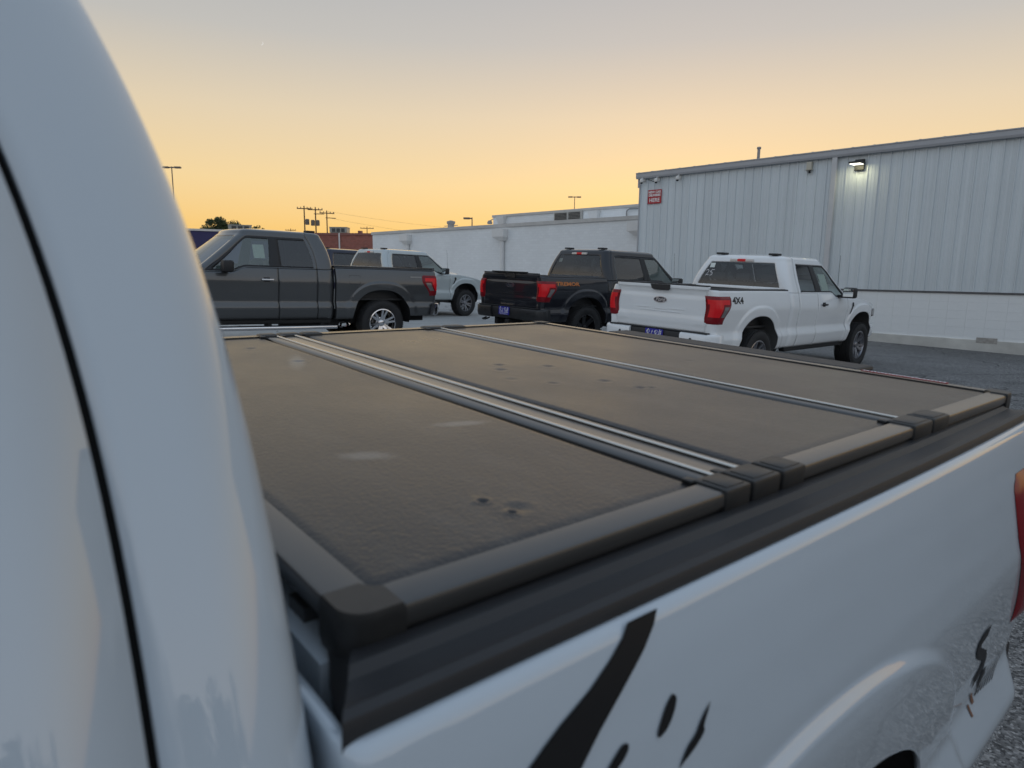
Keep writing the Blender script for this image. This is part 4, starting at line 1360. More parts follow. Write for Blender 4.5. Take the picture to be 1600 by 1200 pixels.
            s.put('inner_panel', v, grid_faces(12, 5), M_UNDER, side=sd)
            b = MB().bbox((1.62, 0.80, 0.43), (xc - 0.05, 0.905, 0.505), 0.02)
            s.mb('rocker', b, M_UNDER, side=sd)
            if P.get('running_board'):
                b = MB().bbox((1.55, 0.90, 0.345), (xc + 0.02, 1.045, 0.405), 0.02)
                rbd = s.mb('running_board', b, M_CHROME, side=sd, smooth=True)
                s.mb('step_pad', MB().bbox((1.60, 0.93, 0.402), (xc - 0.05, 1.03, 0.412), 0.003), M_BLACK, parent=rbd, side=sd)
                for x in (1.7, 2.6, 3.5):
                    s.mb('bracket', MB().box((x, 0.70, 0.37), (x + 0.06, 0.92, 0.44)), M_UNDER, parent=rbd, side=sd)
            # headlight
            b = MB().bbox((0.06, 0.62, 0.90), (0.30, 0.855, 1.06), 0.03)
            s.mb('headlight', b, M_LENS_CLEAR, side=sd, smooth=True)
            # roof pads near the back
            yy = 0.47
            s.mb('roof_pad', MB().bbox((xc - 0.34, yy - 0.075, P.get('zroof', 1.945) - 0.022), (xc - 0.19, yy + 0.075, P.get('zroof', 1.945) + 0.010), 0.008), M_BLACK, side=sd)
        s.cab()
        # hood
        v = []
        xs = np.linspace(0.13, 1.66, 22)
        for x in xs:
            w = half_y(max(x, 0.16), 1.075 + 0.19 * min(1, max(0, (x - 0.1) / 1.1)) ** 0.8) - 0.002
            zt = 1.075 + 0.19 * min(1, max(0, (x - 0.1) / 1.1)) ** 0.8
            for k in range(17):
                y = -w + 2 * w * k / 16
                q = 1 - abs(y) / w
                z = zt + 0.075 * sstep(q / 0.45) - 0.02 * sstep((q - 0.62) / 0.12)
                z -= 0.10 * max(0, (0.32 - x) / 0.2) ** 2
                v.append((x, y, z))
        s.put('hood', v, grid_faces(22, 17), pm, smooth=40, solid=0.015)
        # front end
        fb = MB().bbox((0.02, -0.86, 0.50), (0.35, 0.86, 0.78), 0.06)
        s.mb('front_bumper', fb, P.get('bumper', pm), smooth=True)
        gr = MB().bbox((0.08, -0.62, 0.78), (0.20, 0.62, 1.08), 0.03)
        gg = s.mb('grille', gr, M_BLACK, smooth=True)
        for i in range(5):
            s.mb('grille_bar', MB().bbox((0.07, -0.58, 0.82 + i * 0.052), (0.085, 0.58, 0.842 + i * 0.052), 0.004), M_BLACK_GLOSS, parent=gg)
        s.mb('core_support', MB().box((0.22, -0.80, 0.5), (0.45, 0.80, 1.02)), M_UNDER)
        s.mb('cowl', MB().bbox((1.30, -0.80, 1.17), (1.72, 0.80, 1.255), 0.02), M_BLACK)
        s.tailgate(); s.rear_bumper()
        # bed floor and front wall
        bm_ = P.get('bedmat', M_BED)
        b = MB().box((xc + 0.045, -0.80, 0.83), (5.74, 0.80, 0.86))
        s.mb('bed_floor', b, bm_)
        b = MB().box((xc + 0.036, -0.80, 0.55), (xc + 0.075, 0.80, rail - 0.005))
        s.mb('bed_front', b, P.get('bedfront', bm_))
        if P.get('bed_cover'):
            s.mb('bed_cover', MB().bbox((xc + 0.05, -0.80, rail + 0.019), (5.76, 0.80, rail + 0.040), 0.008), M_VINYL)
        # cab back below the glass
        b = MB().box((xc - 0.05, -0.80, 0.50), (xc - 0.006, 0.80, 1.34))
        s.mb('cab_back', b, pm)
        # chassis
        b = MB()
        for y in (-0.45, 0.45):
            b.box((0.25, y - 0.04, 0.42), (5.75, y + 0.04, 0.60))
        b.box((1.2, -0.75, 0.46), (xc - 0.1, 0.75, 0.52))
        b.tube([(RA, -0.72, 0.41), (RA, 0.72, 0.41)], 0.055, 10)
        b.lathe([(0.0, -0.12), (0.12, -0.1), (0.16, 0.0), (0.12, 0.1), (0.0, 0.12)], 16, 'y', (RA, 0.05, 0.41))
        b.tube([(FA, -0.72, 0.41), (FA, 0.72, 0.41)], 0.045, 10)
        b.tube([(1.8, 0, 0.45), (RA, 0.03, 0.42)], 0.045, 10)
        b.tube([(2.0, 0.35, 0.42), (4.0, 0.38, 0.42), (5.0, 0.55, 0.45), (5.65, 0.62, 0.46)], 0.04, 10)
        b.box((2.9, -0.72, 0.36), (3.9, -0.5, 0.5))
        b.box((4.85, -0.42, 0.45), (5.5, 0.42, 0.62))
        s.mb('chassis', b, M_UNDER)
        # seats and dashboard
        for y in (-0.37, 0.37):
            st = MB()
            m1 = Matrix.Translation((2.72, y, 0.98)) @ Matrix.Rotation(math.radians(14), 4, 'Y')
            st.bbox((-0.06, -0.24, -0.1), (0.06, 0.24, 0.52), 0.05, m1)
            st.bbox((-0.05, -0.13, 0.56), (0.045, 0.13, 0.74), 0.04, m1)
            st.tube([tuple(m1 @ Vector((0, -0.05, 0.5))), tuple(m1 @ Vector((0, -0.05, 0.6)))], 0.012, 6)
            st.bbox((2.2, y - 0.25, 0.86), (2.75, y + 0.25, 1.0), 0.05)
            s.mb('seat', st, M_SEAT, smooth=True)
        st = MB()
        rx = min(xc - 0.28, 3.62)
        for y in (-0.45, 0.0, 0.45):
            st.bbox((rx, y - 0.22, 0.9), (rx + 0.14, y + 0.22, 1.48), 0.05)
            st.bbox((rx + 0.03, y - 0.13, 1.50), (rx + 0.12, y + 0.13, 1.62), 0.03)
        s.mb('rear_seat', st, M_SEAT, smooth=True)
        b = MB().bbox((1.62, -0.78, 1.0), (1.98, 0.78, 1.235), 0.06)
        s.mb('dashboard', b, M_SEAT, smooth=True)
        b = MB()
        rot = Matrix.Translation((2.12, -0.37, 1.17)) @ Matrix.Rotation(math.radians(-65), 4, 'Y')
        pts = [tuple(rot @ Vector((0.19 * math.cos(a), 0.19 * math.sin(a), 0))) for a in np.linspace(0, 2 * math.pi, 25)]
        b.tube(pts, 0.016, 8, False)
        b.bbox((-0.05, -0.18, -0.02), (0.05, 0.18, 0.01), 0.01, rot)
        b.tube([(1.9, -0.37, 1.08), (2.12, -0.37, 1.17)], 0.03, 8)
        s.mb('steering_wheel', b, M_BLACK, smooth=True)
        b = MB().box((1.3, -0.84, 0.52), (xc - 0.06, 0.84, 0.56))
        s.mb('cab_floor', b, M_UNDER)
        # high brake light on the roof edge
        zr = P.get('zroof', 1.945)
        r9 = s.rings[-2][-1]
        bl = MB().bbox((r9[0] - 0.03, -0.21, r9[2] - 0.012), (r9[0] + 0.022, 0.21, r9[2] + 0.03), 0.006)
        o = s.mb('brake_light', bl, M_LENS_WHITE)
        s.mb('red_lens', MB().bbox((r9[0] - 0.02, -0.075, r9[2] - 0.013), (r9[0] + 0.0235, 0.075, r9[2] + 0.031), 0.006), M_LENS_BRIGHT, parent=o)
        # antenna on the passenger fender
        b = MB().tube([(1.50, 0.70, 1.27), (1.505, 0.70, 1.40), (1.56, 0.70, 2.00)], [0.010, 0.004, 0.0025], 6)
        s.mb('antenna', b, M_BLACK)
        # window stickers
        if P.get('sticker'):
            for (sd, xA, xB, zA, zB) in P['sticker']:
                pts = []
                for (x, z) in ((xA, zA), (xB, zA), (xB, zB), (xA, zB)):
                    t = (z - 1.33) / (1.845 - 1.33)
                    yb = float(np.interp(1.345, _zt, _yt))
                    pts.append((x, yb - (yb - 0.70) * max(0, t) ** 1.12 - 0.014, z))
                o = s.put('window_sticker', pts, [(0, 1, 2, 3)], M_PAPER, side=sd, smooth=False, solid=0.001)
        if P.get('rear_sticker'):
            def back_pt(y, z):
                h = (z - 1.35) / (1.845 - 1.35)
                r = s.ring(h)
                return (r[-1][0] + 0.001 - 0.02 * (abs(y) / 0.6) ** 2, y, z)
            q = [back_pt(y, z) for y, z in ((-0.56, 1.70), (-0.47, 1.70), (-0.47, 1.775), (-0.56, 1.775))]
            s.put('window_sticker', q, [(0, 1, 2, 3)], M_PAPER, smooth=False, solid=0.001)
            if P.get('scribble'):
                L1 = smooth_line([(-0.09, 0.03), (-0.06, 0.05), (-0.03, 0.03), (-0.04, 0.0), (-0.08, -0.05), (-0.095, -0.055), (-0.07, -0.05), (-0.02, -0.045)])
                L2 = smooth_line([(0.09, 0.055), (0.05, 0.05), (0.02, 0.04), (0.01, 0.01), (0.04, 0.005), (0.05, -0.025), (0.03, -0.05), (0.0, -0.05)])
                V, F_ = stroke_2d([L1, L2], 0.008)
                s.put('chalk_number', [back_pt(a * 0.9 - 0.53, 1.615 + c * 0.9) for a, c in V], F_, M_WHITE_PRINT, smooth=False)

def bob_bell():
    """script lettering as strokes, about 1 unit wide"""
    def B(x0):
        return [smooth_line([(x0 + 0.02, 0.06), (x0 + 0.05, 0.19), (x0 + 0.09, 0.22), (x0 + 0.07, 0.05), (x0 + 0.03, -0.14)]),
                smooth_line([(x0 + 0.0, 0.12), (x0 + 0.06, 0.22), (x0 + 0.17, 0.22), (x0 + 0.18, 0.12), (x0 + 0.08, 0.04), (x0 + 0.15, 0.02), (x0 + 0.16, -0.08), (x0 + 0.08, -0.14), (x0 + 0.0, -0.10)])]
    def o(x0):
        return [smooth_line([(x0 + 0.06, 0.03), (x0 + 0.02, -0.02), (x0 + 0.02, -0.10), (x0 + 0.06, -0.12), (x0 + 0.09, -0.05), (x0 + 0.06, 0.03), (x0 + 0.11, -0.01)])]
    def b(x0):
        return [smooth_line([(x0, -0.02), (x0 + 0.06, 0.14), (x0 + 0.07, 0.22), (x0 + 0.03, 0.1), (x0 + 0.02, -0.1), (x0 + 0.07, -0.11), (x0 + 0.08, -0.02), (x0 + 0.04, 0.0)])]
    def e(x0):
        return [smooth_line([(x0, -0.05), (x0 + 0.06, -0.01), (x0 + 0.06, 0.04), (x0 + 0.02, 0.02), (x0 + 0.01, -0.08), (x0 + 0.05, -0.12), (x0 + 0.10, -0.06)])]
    def l(x0):
        return [smooth_line([(x0, -0.08), (x0 + 0.06, 0.12), (x0 + 0.07, 0.24), (x0 + 0.03, 0.16), (x0 + 0.01, -0.06), (x0 + 0.03, -0.12), (x0 + 0.08, -0.06)])]
    L = B(-0.46) + o(-0.27) + b(-0.16) + B(0.02) + e(0.20) + l(0.29) + l(0.37)
    return stroke_2d(L, 0.019)

M_BLACK = mat('black_plastic', (0.016, 0.016, 0.018), 0.55, bump=0.15, bscale=700, bdist=0.0006)
M_RUBBER = mat('rubber_seal', (0.006, 0.006, 0.007), 0.7)
M_BLACK_GLOSS = mat('gloss_black', (0.008, 0.008, 0.010), 0.12)
M_RAIL = mat('rail_plastic', (0.020, 0.021, 0.024), 0.48, bump=0.35, bscale=900, bdist=0.0006, var=0.12, vscale=5)
M_UNDER = mat('underbody', (0.014, 0.014, 0.015), 0.8)
M_TYRE = mat('tyre_rubber', (0.018, 0.018, 0.019), 0.75, var=0.2, vscale=9)
M_STEEL = mat('brake_steel', (0.25, 0.24, 0.23), 0.4, metal=0.9)
M_CHROME = mat('chrome', (0.72, 0.72, 0.74), 0.12, metal=1.0)
M_WHEEL_DARK = mat('wheel_dark', (0.07, 0.072, 0.078), 0.35, metal=0.7)
M_WHEEL_MACH = mat('wheel_machined', (0.30, 0.30, 0.32), 0.28, metal=0.9)
M_LENS = mat('lens_dark_red', (0.20, 0.006, 0.012), 0.22, spec=0.35)
M_LENS_BRIGHT = mat('lens_bright_red', (0.75, 0.015, 0.022), 0.22, spec=0.35)
M_LENS_CLEAR = mat('lens_smoke', (0.16, 0.15, 0.15), 0.12, coat=1.0)
M_LENS_WHITE = mat('lens_white', (0.62, 0.60, 0.58), 0.15, coat=1.0)
M_MIRROR = mat('mirror_silver', (0.75, 0.78, 0.78), 0.03, metal=1.0)
M_SEAT = mat('seat_cloth', (0.09, 0.092, 0.095), 0.85)
M_BED = mat('bed_paint', (0.05, 0.052, 0.055), 0.6)
M_EMBLEM = mat('emblem_blue', (0.010, 0.014, 0.035), 0.2, coat=0.6)
M_PLATE = mat('plate_blue', (0.018, 0.018, 0.30), 0.4)
M_WHITE_PRINT = mat('white_print', (0.82, 0.82, 0.85), 0.5)
M_PAPER = mat('sticker_paper', (0.68, 0.74, 0.71), 0.6, var=0.15, vscale=40)
M_VINYL = mat('soft_vinyl', (0.02, 0.02, 0.021), 0.6)
M_GLASS = glass_mat('window_glass', (0.86, 0.95, 0.91), opacity=0.16, body=(0.42, 0.55, 0.52), ior=1.85)  # pale green diffuse share puts reflected light into the pane colour
M_GLASS_DARK = glass_mat('privacy_glass', (0.42, 0.43, 0.44), ior=1.85)
M_GLASS_REAR = glass_mat('rear_glass', (0.62, 0.63, 0.62))

def truck_pose(x, y, deg, dz=0.0):
    e = 0.5
    n = Vector((-(G(x + e, y) - G(x - e, y)) / (2 * e), -(G(x, y + e) - G(x, y - e)) / (2 * e), 1)).normalized()
    a = math.radians(deg)
    d = Vector((math.cos(a), math.sin(a), 0)); d = (d - n * d.dot(n)).normalized()
    w = n.cross(d)
    R = Matrix(((d.x, w.x, n.x), (d.y, w.y, n.y), (d.z, w.z, n.z)))
    return Vector((x, y, G(x, y) + dz)), R

EXT = dict(xcab=3.74, crew=False, bpillar=(2.72, 2.84), rearglass=0.36, doorline=0.30, backglass=0.05)
CREW = dict(xcab=4.00, crew=True, bpillar=(2.72, 2.84), rearglass=0.27, doorline=0.118, backglass=0.05)

def make_truck(name, label, pose, base, **P):
    loc, R = truck_pose(*pose)
    root = thing(name, label, 'pickup truck', loc, R, 'pickups standing in the lot')
    q = dict(base); q.update(P)
    t = Truck(root, q); t.build()
    return t

# ------------------------------------------------------------------ the parked trucks
white_t = make_truck('pickup_truck', 'white extended cab pickup nearest the ribbed wall, blue plate on its bumper', (2.955, 10.509, -138.2, -0.03), EXT,
    paint=paint('paint_white', (0.80, 0.82, 0.83)), wheels='machined', plate=True, sticker=[(1, 2.30, 2.56, 1.38, 1.66)], rear_sticker=True, scribble=True,
    wellmat=mat('well_grey', (0.10, 0.10, 0.10), 0.8), handle=M_BLACK)
black_t = make_truck('pickup_truck', 'black crew cab pickup with orange lettering and knobbly tyres', (0.774, 13.738, -138.7, -0.01), CREW,
    paint=paint('paint_black', (0.010, 0.012, 0.018)), wheels='black', plate=True, plate_y=-0.05, tow_hooks=True, knobbly=True, spoiler=True, tyre_r=0.43, zrail=1.90, zroof=2.0,
    rear_sticker=True, bumper=mat('black_steel', (0.02, 0.021, 0.023), 0.4), sticker=None)
silver_t = make_truck('pickup_truck', 'pale silver crew cab pickup facing the white brick wall', (-4.716, 19.014, -133.0, 0.0), CREW,
    paint=paint('paint_silver', (0.50, 0.55, 0.56), metal=0.25, rough=0.35), wheels='machined', sticker=None)
dark_t = make_truck('pickup_truck', 'dark crew cab pickup mostly hidden behind the grey pickup', (-6.95, 21.2, -133.0, 0.0), CREW,
    paint=paint('paint_navy', (0.02, 0.025, 0.05), metal=0.2), wheels='dark', sticker=None)
grey_t = make_truck('pickup_truck', 'dark grey extended cab pickup seen from the driver side, chrome step bar', (-2.978, 12.995, 37.2, 0.0), EXT,
    paint=paint('paint_grey', (0.095, 0.10, 0.105), metal=0.55, rough=0.36), wheels='chrome', running_board=True, handle=M_CHROME, bumper=M_CHROME,
    sticker=[(-1, 2.42, 2.60, 1.50, 1.72)], bed_cover=True, tyre_r=0.42, zrail=1.895, zroof=1.995)
# marks on single trucks
V, F_ = text_2d('4X4', 0.155, 0.0, 1.0, 0.006)
white_t.side_shape('lettering', [(5.30 - a * 1.05, 1.245 + b * 0.8) for a, b in V], F_, M_BLACK, 1, 0.003, smooth=False)
V, F_ = text_2d('TREMOR', 0.125, 0.0, 1.0, 0.004)
black_t.side_shape('lettering', [(5.18 - a * 1.25, 1.265 + b * 0.75) for a, b in V], F_, mat('decal_orange', (0.55, 0.17, 0.035), 0.5), 1, 0.003, smooth=False)
grey_t.side_shape('badge', *fill_poly([[(5.22, 1.255), (5.46, 1.255), (5.46, 1.28), (5.22, 1.28)]]), mat('badge_grey', (0.22, 0.22, 0.22), 0.4, metal=0.6), -1, 0.003)
fp = [(4.02, 1.12), (4.20, 1.12), (4.215, 1.135), (4.215, 1.255), (4.20, 1.27), (4.02, 1.27), (4.005, 1.255), (4.005, 1.135)]
fi = [(4.11 + (x - 4.11) * 0.965, 1.195 + (z - 1.195) * 0.955) for x, z in fp]
grey_t.side_shape('fuel_door_seam', *fill_poly([fp, fi]), M_RUBBER, -1, 0.0015)

# ------------------------------------------------------------------ the near truck the picture is taken beside
CO = Vector((-0.12220929, 0.4691741, 1.48504053))          # near front corner of the bed cover
CR = Matrix(((0.76964558, -0.63794761, 0.02585582), (0.63846711, 0.76915686, -0.02752212), (-0.00232951, 0.03769037, 0.99928675)))
FLARE[0] = 0.013; FLARE[1] = 0.038
near_root = thing('pickup_truck', 'white pickup filling the foreground, black splash decals on its bed side', 'pickup truck',
                  CO - CR @ Vector((4.06 - RA, -0.835, 1.43)), CR, 'pickups standing in the lot')
near = Truck(near_root, dict(CREW, xcab=4.0157, yroof=0.695, tumble=1.0, lean=0.0885, leanp=2.986, rcor=0.06, zrail=1.9129, zroof=1.9965, doorline=0.1009,
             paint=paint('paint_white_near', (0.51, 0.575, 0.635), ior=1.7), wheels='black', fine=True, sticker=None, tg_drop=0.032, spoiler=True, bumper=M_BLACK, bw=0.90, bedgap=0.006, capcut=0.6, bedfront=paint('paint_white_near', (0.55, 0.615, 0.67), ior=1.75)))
near.build()

DEC = mat('decal_black', (0.012, 0.0125, 0.014), 0.45, spec=0.22)
def decal(name, pts, m=DEC, seg=0.012, off=0.0018, k=4):
    ring = smooth_line(list(pts) + [pts[0]], k)[:-1] if k else pts
    V, F_ = fill_poly([ring], seg=seg)
    return near.side_shape(name, V, F_, m, -1, off)
decal('stripe_decal', [(4.298, 1.384), (4.341, 1.384), (4.332, 1.372), (4.314, 1.357), (4.292, 1.343), (4.267, 1.327), (4.244, 1.312), (4.217, 1.292), (4.190, 1.268), (4.150, 1.225),
                 (4.10, 1.16), (4.062, 1.16), (4.075, 1.215), (4.108, 1.262), (4.163, 1.316), (4.183, 1.326), (4.203, 1.335), (4.239, 1.348), (4.268, 1.362), (4.288, 1.374)], k=0)
decal('splash_decal', [(4.343, 1.306), (4.348, 1.301), (4.344, 1.292), (4.334, 1.282), (4.324, 1.277), (4.317, 1.276), (4.316, 1.281), (4.324, 1.291), (4.333, 1.30)], seg=0.006)
decal('splash_decal', [(4.399, 1.278), (4.393, 1.27), (4.385, 1.26), (4.384, 1.254), (4.372, 1.247), (4.358, 1.242), (4.34, 1.236), (4.318, 1.222), (4.30, 1.19), (4.312, 1.19), (4.328, 1.222), (4.353, 1.248), (4.37, 1.257), (4.383, 1.268)], seg=0.006)
decal('splash_decal', [(4.276, 1.288), (4.275, 1.283), (4.267, 1.277), (4.257, 1.272), (4.243, 1.256), (4.225, 1.22), (4.218, 1.22), (4.226, 1.252), (4.24, 1.273), (4.26, 1.286), (4.27, 1.290)], seg=0.006)
decal('script_decal', [(5.401, 1.014), (5.396, 0.990), (5.362, 0.982), (5.366, 0.972), (5.434, 0.940), (5.470, 0.908), (5.482, 0.873), (5.449, 0.858), (5.424, 0.846), (5.414, 0.876),
                 (5.436, 0.893), (5.440, 0.908), (5.363, 0.946), (5.335, 0.974), (5.332, 0.996), (5.350, 1.010)], k=0, seg=0.02)
for i in range(7):      # fine speed lines under the script letter
    x = 5.475 + 0.020 * i
    a = 0.804 - 0.002 * i
    decal('stripe_decal', [(x, a), (x + 0.009, a), (x + 0.05 + 0.012 * i, a + 0.045), (x + 0.043 + 0.012 * i, a + 0.045)], k=0, seg=0.03)
decal('stripe_decal', [(5.478, 0.838), (5.50, 0.815), (5.525, 0.835), (5.51, 0.868), (5.488, 0.866)], k=0, seg=0.02)
decal('stripe_decal', [(5.440, 0.825), (5.452, 0.825), (5.470, 0.795), (5.455, 0.795)], mat('decal_rust', (0.20, 0.10, 0.06), 0.5), k=0, seg=0.02)
decal('stripe_decal', [(5.425, 0.805), (5.434, 0.805), (5.450, 0.775), (5.440, 0.775)], mat('decal_rust', (0.20, 0.10, 0.06), 0.5), k=0, seg=0.02)

# ------------------------------------------------------------------ folding bed cover lying on the near truck
def vinyl_mat():
    m, nt, b = nodes_of('grained_vinyl')
    N = nt.nodes.new; L = nt.links.new
    tc = N('ShaderNodeTexCoord')
    n1 = N('ShaderNodeTexNoise'); n1.inputs['Scale'].default_value = 2.6; n1.inputs['Detail'].default_value = 7; n1.inputs['Roughness'].default_value = 0.6
    L(tc.outputs['Object'], n1.inputs['Vector'])
    cr = N('ShaderNodeMapRange'); cr.inputs['From Min'].default_value = 0.3; cr.inputs['From Max'].default_value = 0.7
    cr.inputs['To Min'].default_value = 0.75; cr.inputs['To Max'].default_value = 1.3
    L(n1.outputs['Fac'], cr.inputs['Value'])
    # chalky scuffs
    spots = None
    for (cx, cy, rx, ry, ang) in ((0.213, 0.382, 0.040, 0.020, -0.55), (0.428, 0.457, 0.048, 0.016, -0.3), (0.430, 1.165, 0.10, 0.02, 1.2)):
        mp = N('ShaderNodeMapping'); mp.vector_type = 'TEXTURE'
        mp.inputs['Location'].default_value = (cx, cy, 0); mp.inputs['Rotation'].default_value = (0, 0, ang); mp.inputs['Scale'].default_value = (rx, ry, 1)
        L(tc.outputs['Object'], mp.inputs[0])
        nn = N('ShaderNodeTexNoise'); nn.inputs['Scale'].default_value = 70; L(tc.outputs['Object'], nn.inputs['Vector'])
        ln = N('ShaderNodeVectorMath'); ln.operation = 'LENGTH'; L(mp.outputs[0], ln.inputs[0])
        ad = N('ShaderNodeMath'); ad.operation = 'MULTIPLY_ADD'; ad.inputs[1].default_value = 0.7; L(nn.outputs['Fac'], ad.inputs[0]); L(ln.outputs['Value'], ad.inputs[2])
        mr = N('ShaderNodeMapRange'); mr.interpolation_type = 'SMOOTHSTEP'; mr.inputs['From Min'].default_value = 1.7; mr.inputs['From Max'].default_value = 0.7
        L(ad.outputs[0], mr.inputs['Value'])
        if spots is None: spots = mr.outputs[0]
        else:
            mx = N('ShaderNodeMath'); mx.operation = 'MAXIMUM'; L(spots, mx.inputs[0]); L(mr.outputs[0], mx.inputs[1]); spots = mx.outputs[0]
    col = N('ShaderNodeMix'); col.data_type = 'RGBA'; col.blend_type = 'MULTIPLY'; col.inputs['Factor'].default_value = 1
    col.inputs[6].default_value = (0.024, 0.0215, 0.0215, 1); L(cr.outputs[0], col.inputs[7])
    dmp = N('ShaderNodeMapping'); dmp.inputs['Scale'].default_value = (3.0, 0.9, 1); dmp.inputs['Rotation'].default_value = (0, 0, 0.5)
    L(tc.outputs['Object'], dmp.inputs[0])
    dn = N('ShaderNodeTexNoise'); dn.inputs['Scale'].default_value = 4.5; dn.inputs['Detail'].default_value = 9; dn.inputs['Roughness'].default_value = 0.7
    L(dmp.outputs[0], dn.inputs['Vector'])
    dr = N('ShaderNodeMapRange'); dr.inputs['From Min'].default_value = 0.48; dr.inputs['From Max'].default_value = 0.78; dr.inputs['To Max'].default_value = 0.55
    L(dn.outputs['Fac'], dr.inputs['Value'])
    c3 = N('ShaderNodeMix'); c3.data_type = 'RGBA'; L(dr.outputs[0], c3.inputs['Factor']); L(col.outputs[2], c3.inputs[6]); c3.inputs[7].default_value = (0.085, 0.08, 0.074, 1)
    col = c3
    c2 = N('ShaderNodeMix'); c2.data_type = 'RGBA'; L(spots, c2.inputs['Factor']); L(col.outputs[2], c2.inputs[6]); c2.inputs[7].default_value = (0.15, 0.145, 0.138, 1)
    L(c2.outputs[2], b.inputs['Base Color'])
    rr = N('ShaderNodeMapRange'); rr.inputs['From Min'].default_value = 0.3; rr.inputs['From Max'].default_value = 0.7
    rr.inputs['To Min'].default_value = 0.27; rr.inputs['To Max'].default_value = 0.36
    L(n1.outputs['Fac'], rr.inputs['Value']); L(rr.outputs[0], b.inputs['Roughness'])
    b.inputs['Specular IOR Level'].default_value = 0.5
    v = N('ShaderNodeTexVoronoi'); v.inputs['Scale'].default_value = 240; v.feature = 'SMOOTH_F1'; L(tc.outputs['Object'], v.inputs['Vector'])
    n3 = N('ShaderNodeTexNoise'); n3.inputs['Scale'].default_value = 150; n3.inputs['Detail'].default_value = 4; L(tc.outputs['Object'], n3.inputs['Vector'])
    sm = N('ShaderNodeMath'); sm.operation = 'ADD'; L(v.outputs['Distance'], sm.inputs[0]); L(n3.outputs['Fac'], sm.inputs[1])
    bp = N('ShaderNodeBump'); bp.inputs['Strength'].default_value = 0.45; bp.inputs['Distance'].default_value = 0.0011
    L(sm.outputs[0], bp.inputs['Height']); L(bp.outputs[0], b.inputs['Normal'])
    return m
VIN = vinyl_mat()
ALU = mat('black_aluminium', (0.022, 0.022, 0.022), 0.34, coat=0.6, coat_r=0.24, var=0.15, vscale=9, spec=0.7)
CAPM = mat('cap_plastic', (0.018, 0.018, 0.018), 0.42, var=0.3, vscale=30, bump=0.2, bscale=600, bdist=0.0005)
HING = mat('hinge_gloss', (0.70, 0.66, 0.60), 0.20, metal=1.0)
cov = thing('tonneau_cover', 'black three panel folding tonneau cover on the foreground truck bed', 'bed cover', CO, CR)
CW, CL = 1.67, 1.70
DENTS = [(0.243, 0.152, 0.012, 0.007), (0.250, 0.107, 0.010, 0.008), (0.262, 0.112, 0.03, 0.003), (0.403, 1.419, 0.03, 0.004), (0.433, 1.163, 0.03, 0.004),
         (0.851, 0.888, 0.03, 0.004), (0.812, 0.833, 0.03, 0.004), (0.954, 0.813, 0.03, 0.004), (0.815, 0.645, 0.025, 0.003), (0.761, 0.727, 0.03, 0.002),
         (0.940, 0.604, 0.03, 0.004), (0.954, 0.510, 0.025, 0.004), (0.978, 0.497, 0.02, 0.003), (1.40, 0.70, 0.03, 0.002), (1.33, 0.95, 0.03, 0.002)]
DENTS = [(a, b, r * 0.55, h * 0.38) for a, b, r, h in DENTS]
def panel(x0, x1, y0, y1):
    xs = sorted(set(list(np.linspace(x0, x1, 60)) + [d[0] + k * d[2] * 0.28 for d in DENTS if x0 < d[0] < x1 for k in range(-6, 7) if x0 < d[0] + k * d[2] * 0.28 < x1]))
    ys = sorted(set(list(np.linspace(y0, y1, 130)) + [d[1] + k * d[2] * 0.28 for d in DENTS if x0 < d[0] < x1 for k in range(-6, 7)]))
    rnd = random.Random(11)
    ph = [(rnd.uniform(2, 9), rnd.uniform(2, 9), rnd.uniform(0, 6.28), rnd.uniform(0.0001, 0.0004)) for _ in range(10)]
    v = []
    for x in xs:
        for y in ys:
            z = -0.0035
            for (a, b, p, h) in ph:
                z += h * math.sin(a * x + b * y + p)
            for (dx, dy, r, h) in DENTS:
                q = ((x - dx) ** 2 + (y - dy) ** 2) / (r * r)
                if q < 9:
                    z -= h * math.exp(-q * 1.6) * 1.25 - h * 0.35 * math.exp(-(math.sqrt(q) - 1.3) ** 2 * 4)
            e = min(x - x0, x1 - x, y - y0, y1 - y)
            z -= 0.0035 * max(0, 1 - e / 0.006) ** 2
            v.append((x, y, z))
    f = grid_faces(len(xs), len(ys))
    me = mesh('panel', v, f, VIN, smooth=180)
    o = new_obj('panel', me, cov)
    MB().box((x0, y0, -0.022), (x1, y1, -0.009)).build('panel_core', ALU, o)
panel(0.0405, 0.509, 0.0395, CW - 0.0395)
panel(0.648, 1.114, 0.0395, CW - 0.0395)
panel(1.182, CL - 0.0325, 0.0395, CW - 0.0395)
# side rails of each section
RP = [(0.0, -0.005), (0.0015, -0.0015), (0.005, 0.0), (0.039, 0.0), (0.039, -0.028), (0.010, -0.028), (0.010, -0.024), (0.0035, -0.023), (0.0035, -0.0185), (0.0, -0.0175)]
for (a, b) in ((0.045, 0.505), (0.70, 1.102), (1.272, CL - 0.03)):
    MB().extrude(RP, (a, 0, 0), (b, 0, 0), (0, 1, 0)).build('side_rail', ALU, cov, smooth=25)
    MB().extrude([(-p, q) for p, q in RP][::-1], (a, CW, 0), (b, CW, 0), (0, 1, 0)).build('side_rail', ALU, cov, smooth=25)
MB().extrude([(0.046 - (p if p > 0.03 else p), q) if False else (p, q) for p, q in RP], (0, 0.044, 0), (0, CW - 0.044, 0), (1, 0, 0)).build('front_rail', ALU, cov, smooth=25)
MB().extrude([(-p * 0.8, q) for p, q in RP], (CL, 0.044, 0), (CL, CW - 0.044, 0), (1, 0, 0)).build('rear_rail', ALU, cov, smooth=25)
# seals under the cover along the bed rails
for y in (0.016, CW - 0.028):
    MB().box((0.02, y, -0.040), (CL - 0.02, y + 0.012, -0.0285)).build('seal', M_RUBBER, cov)
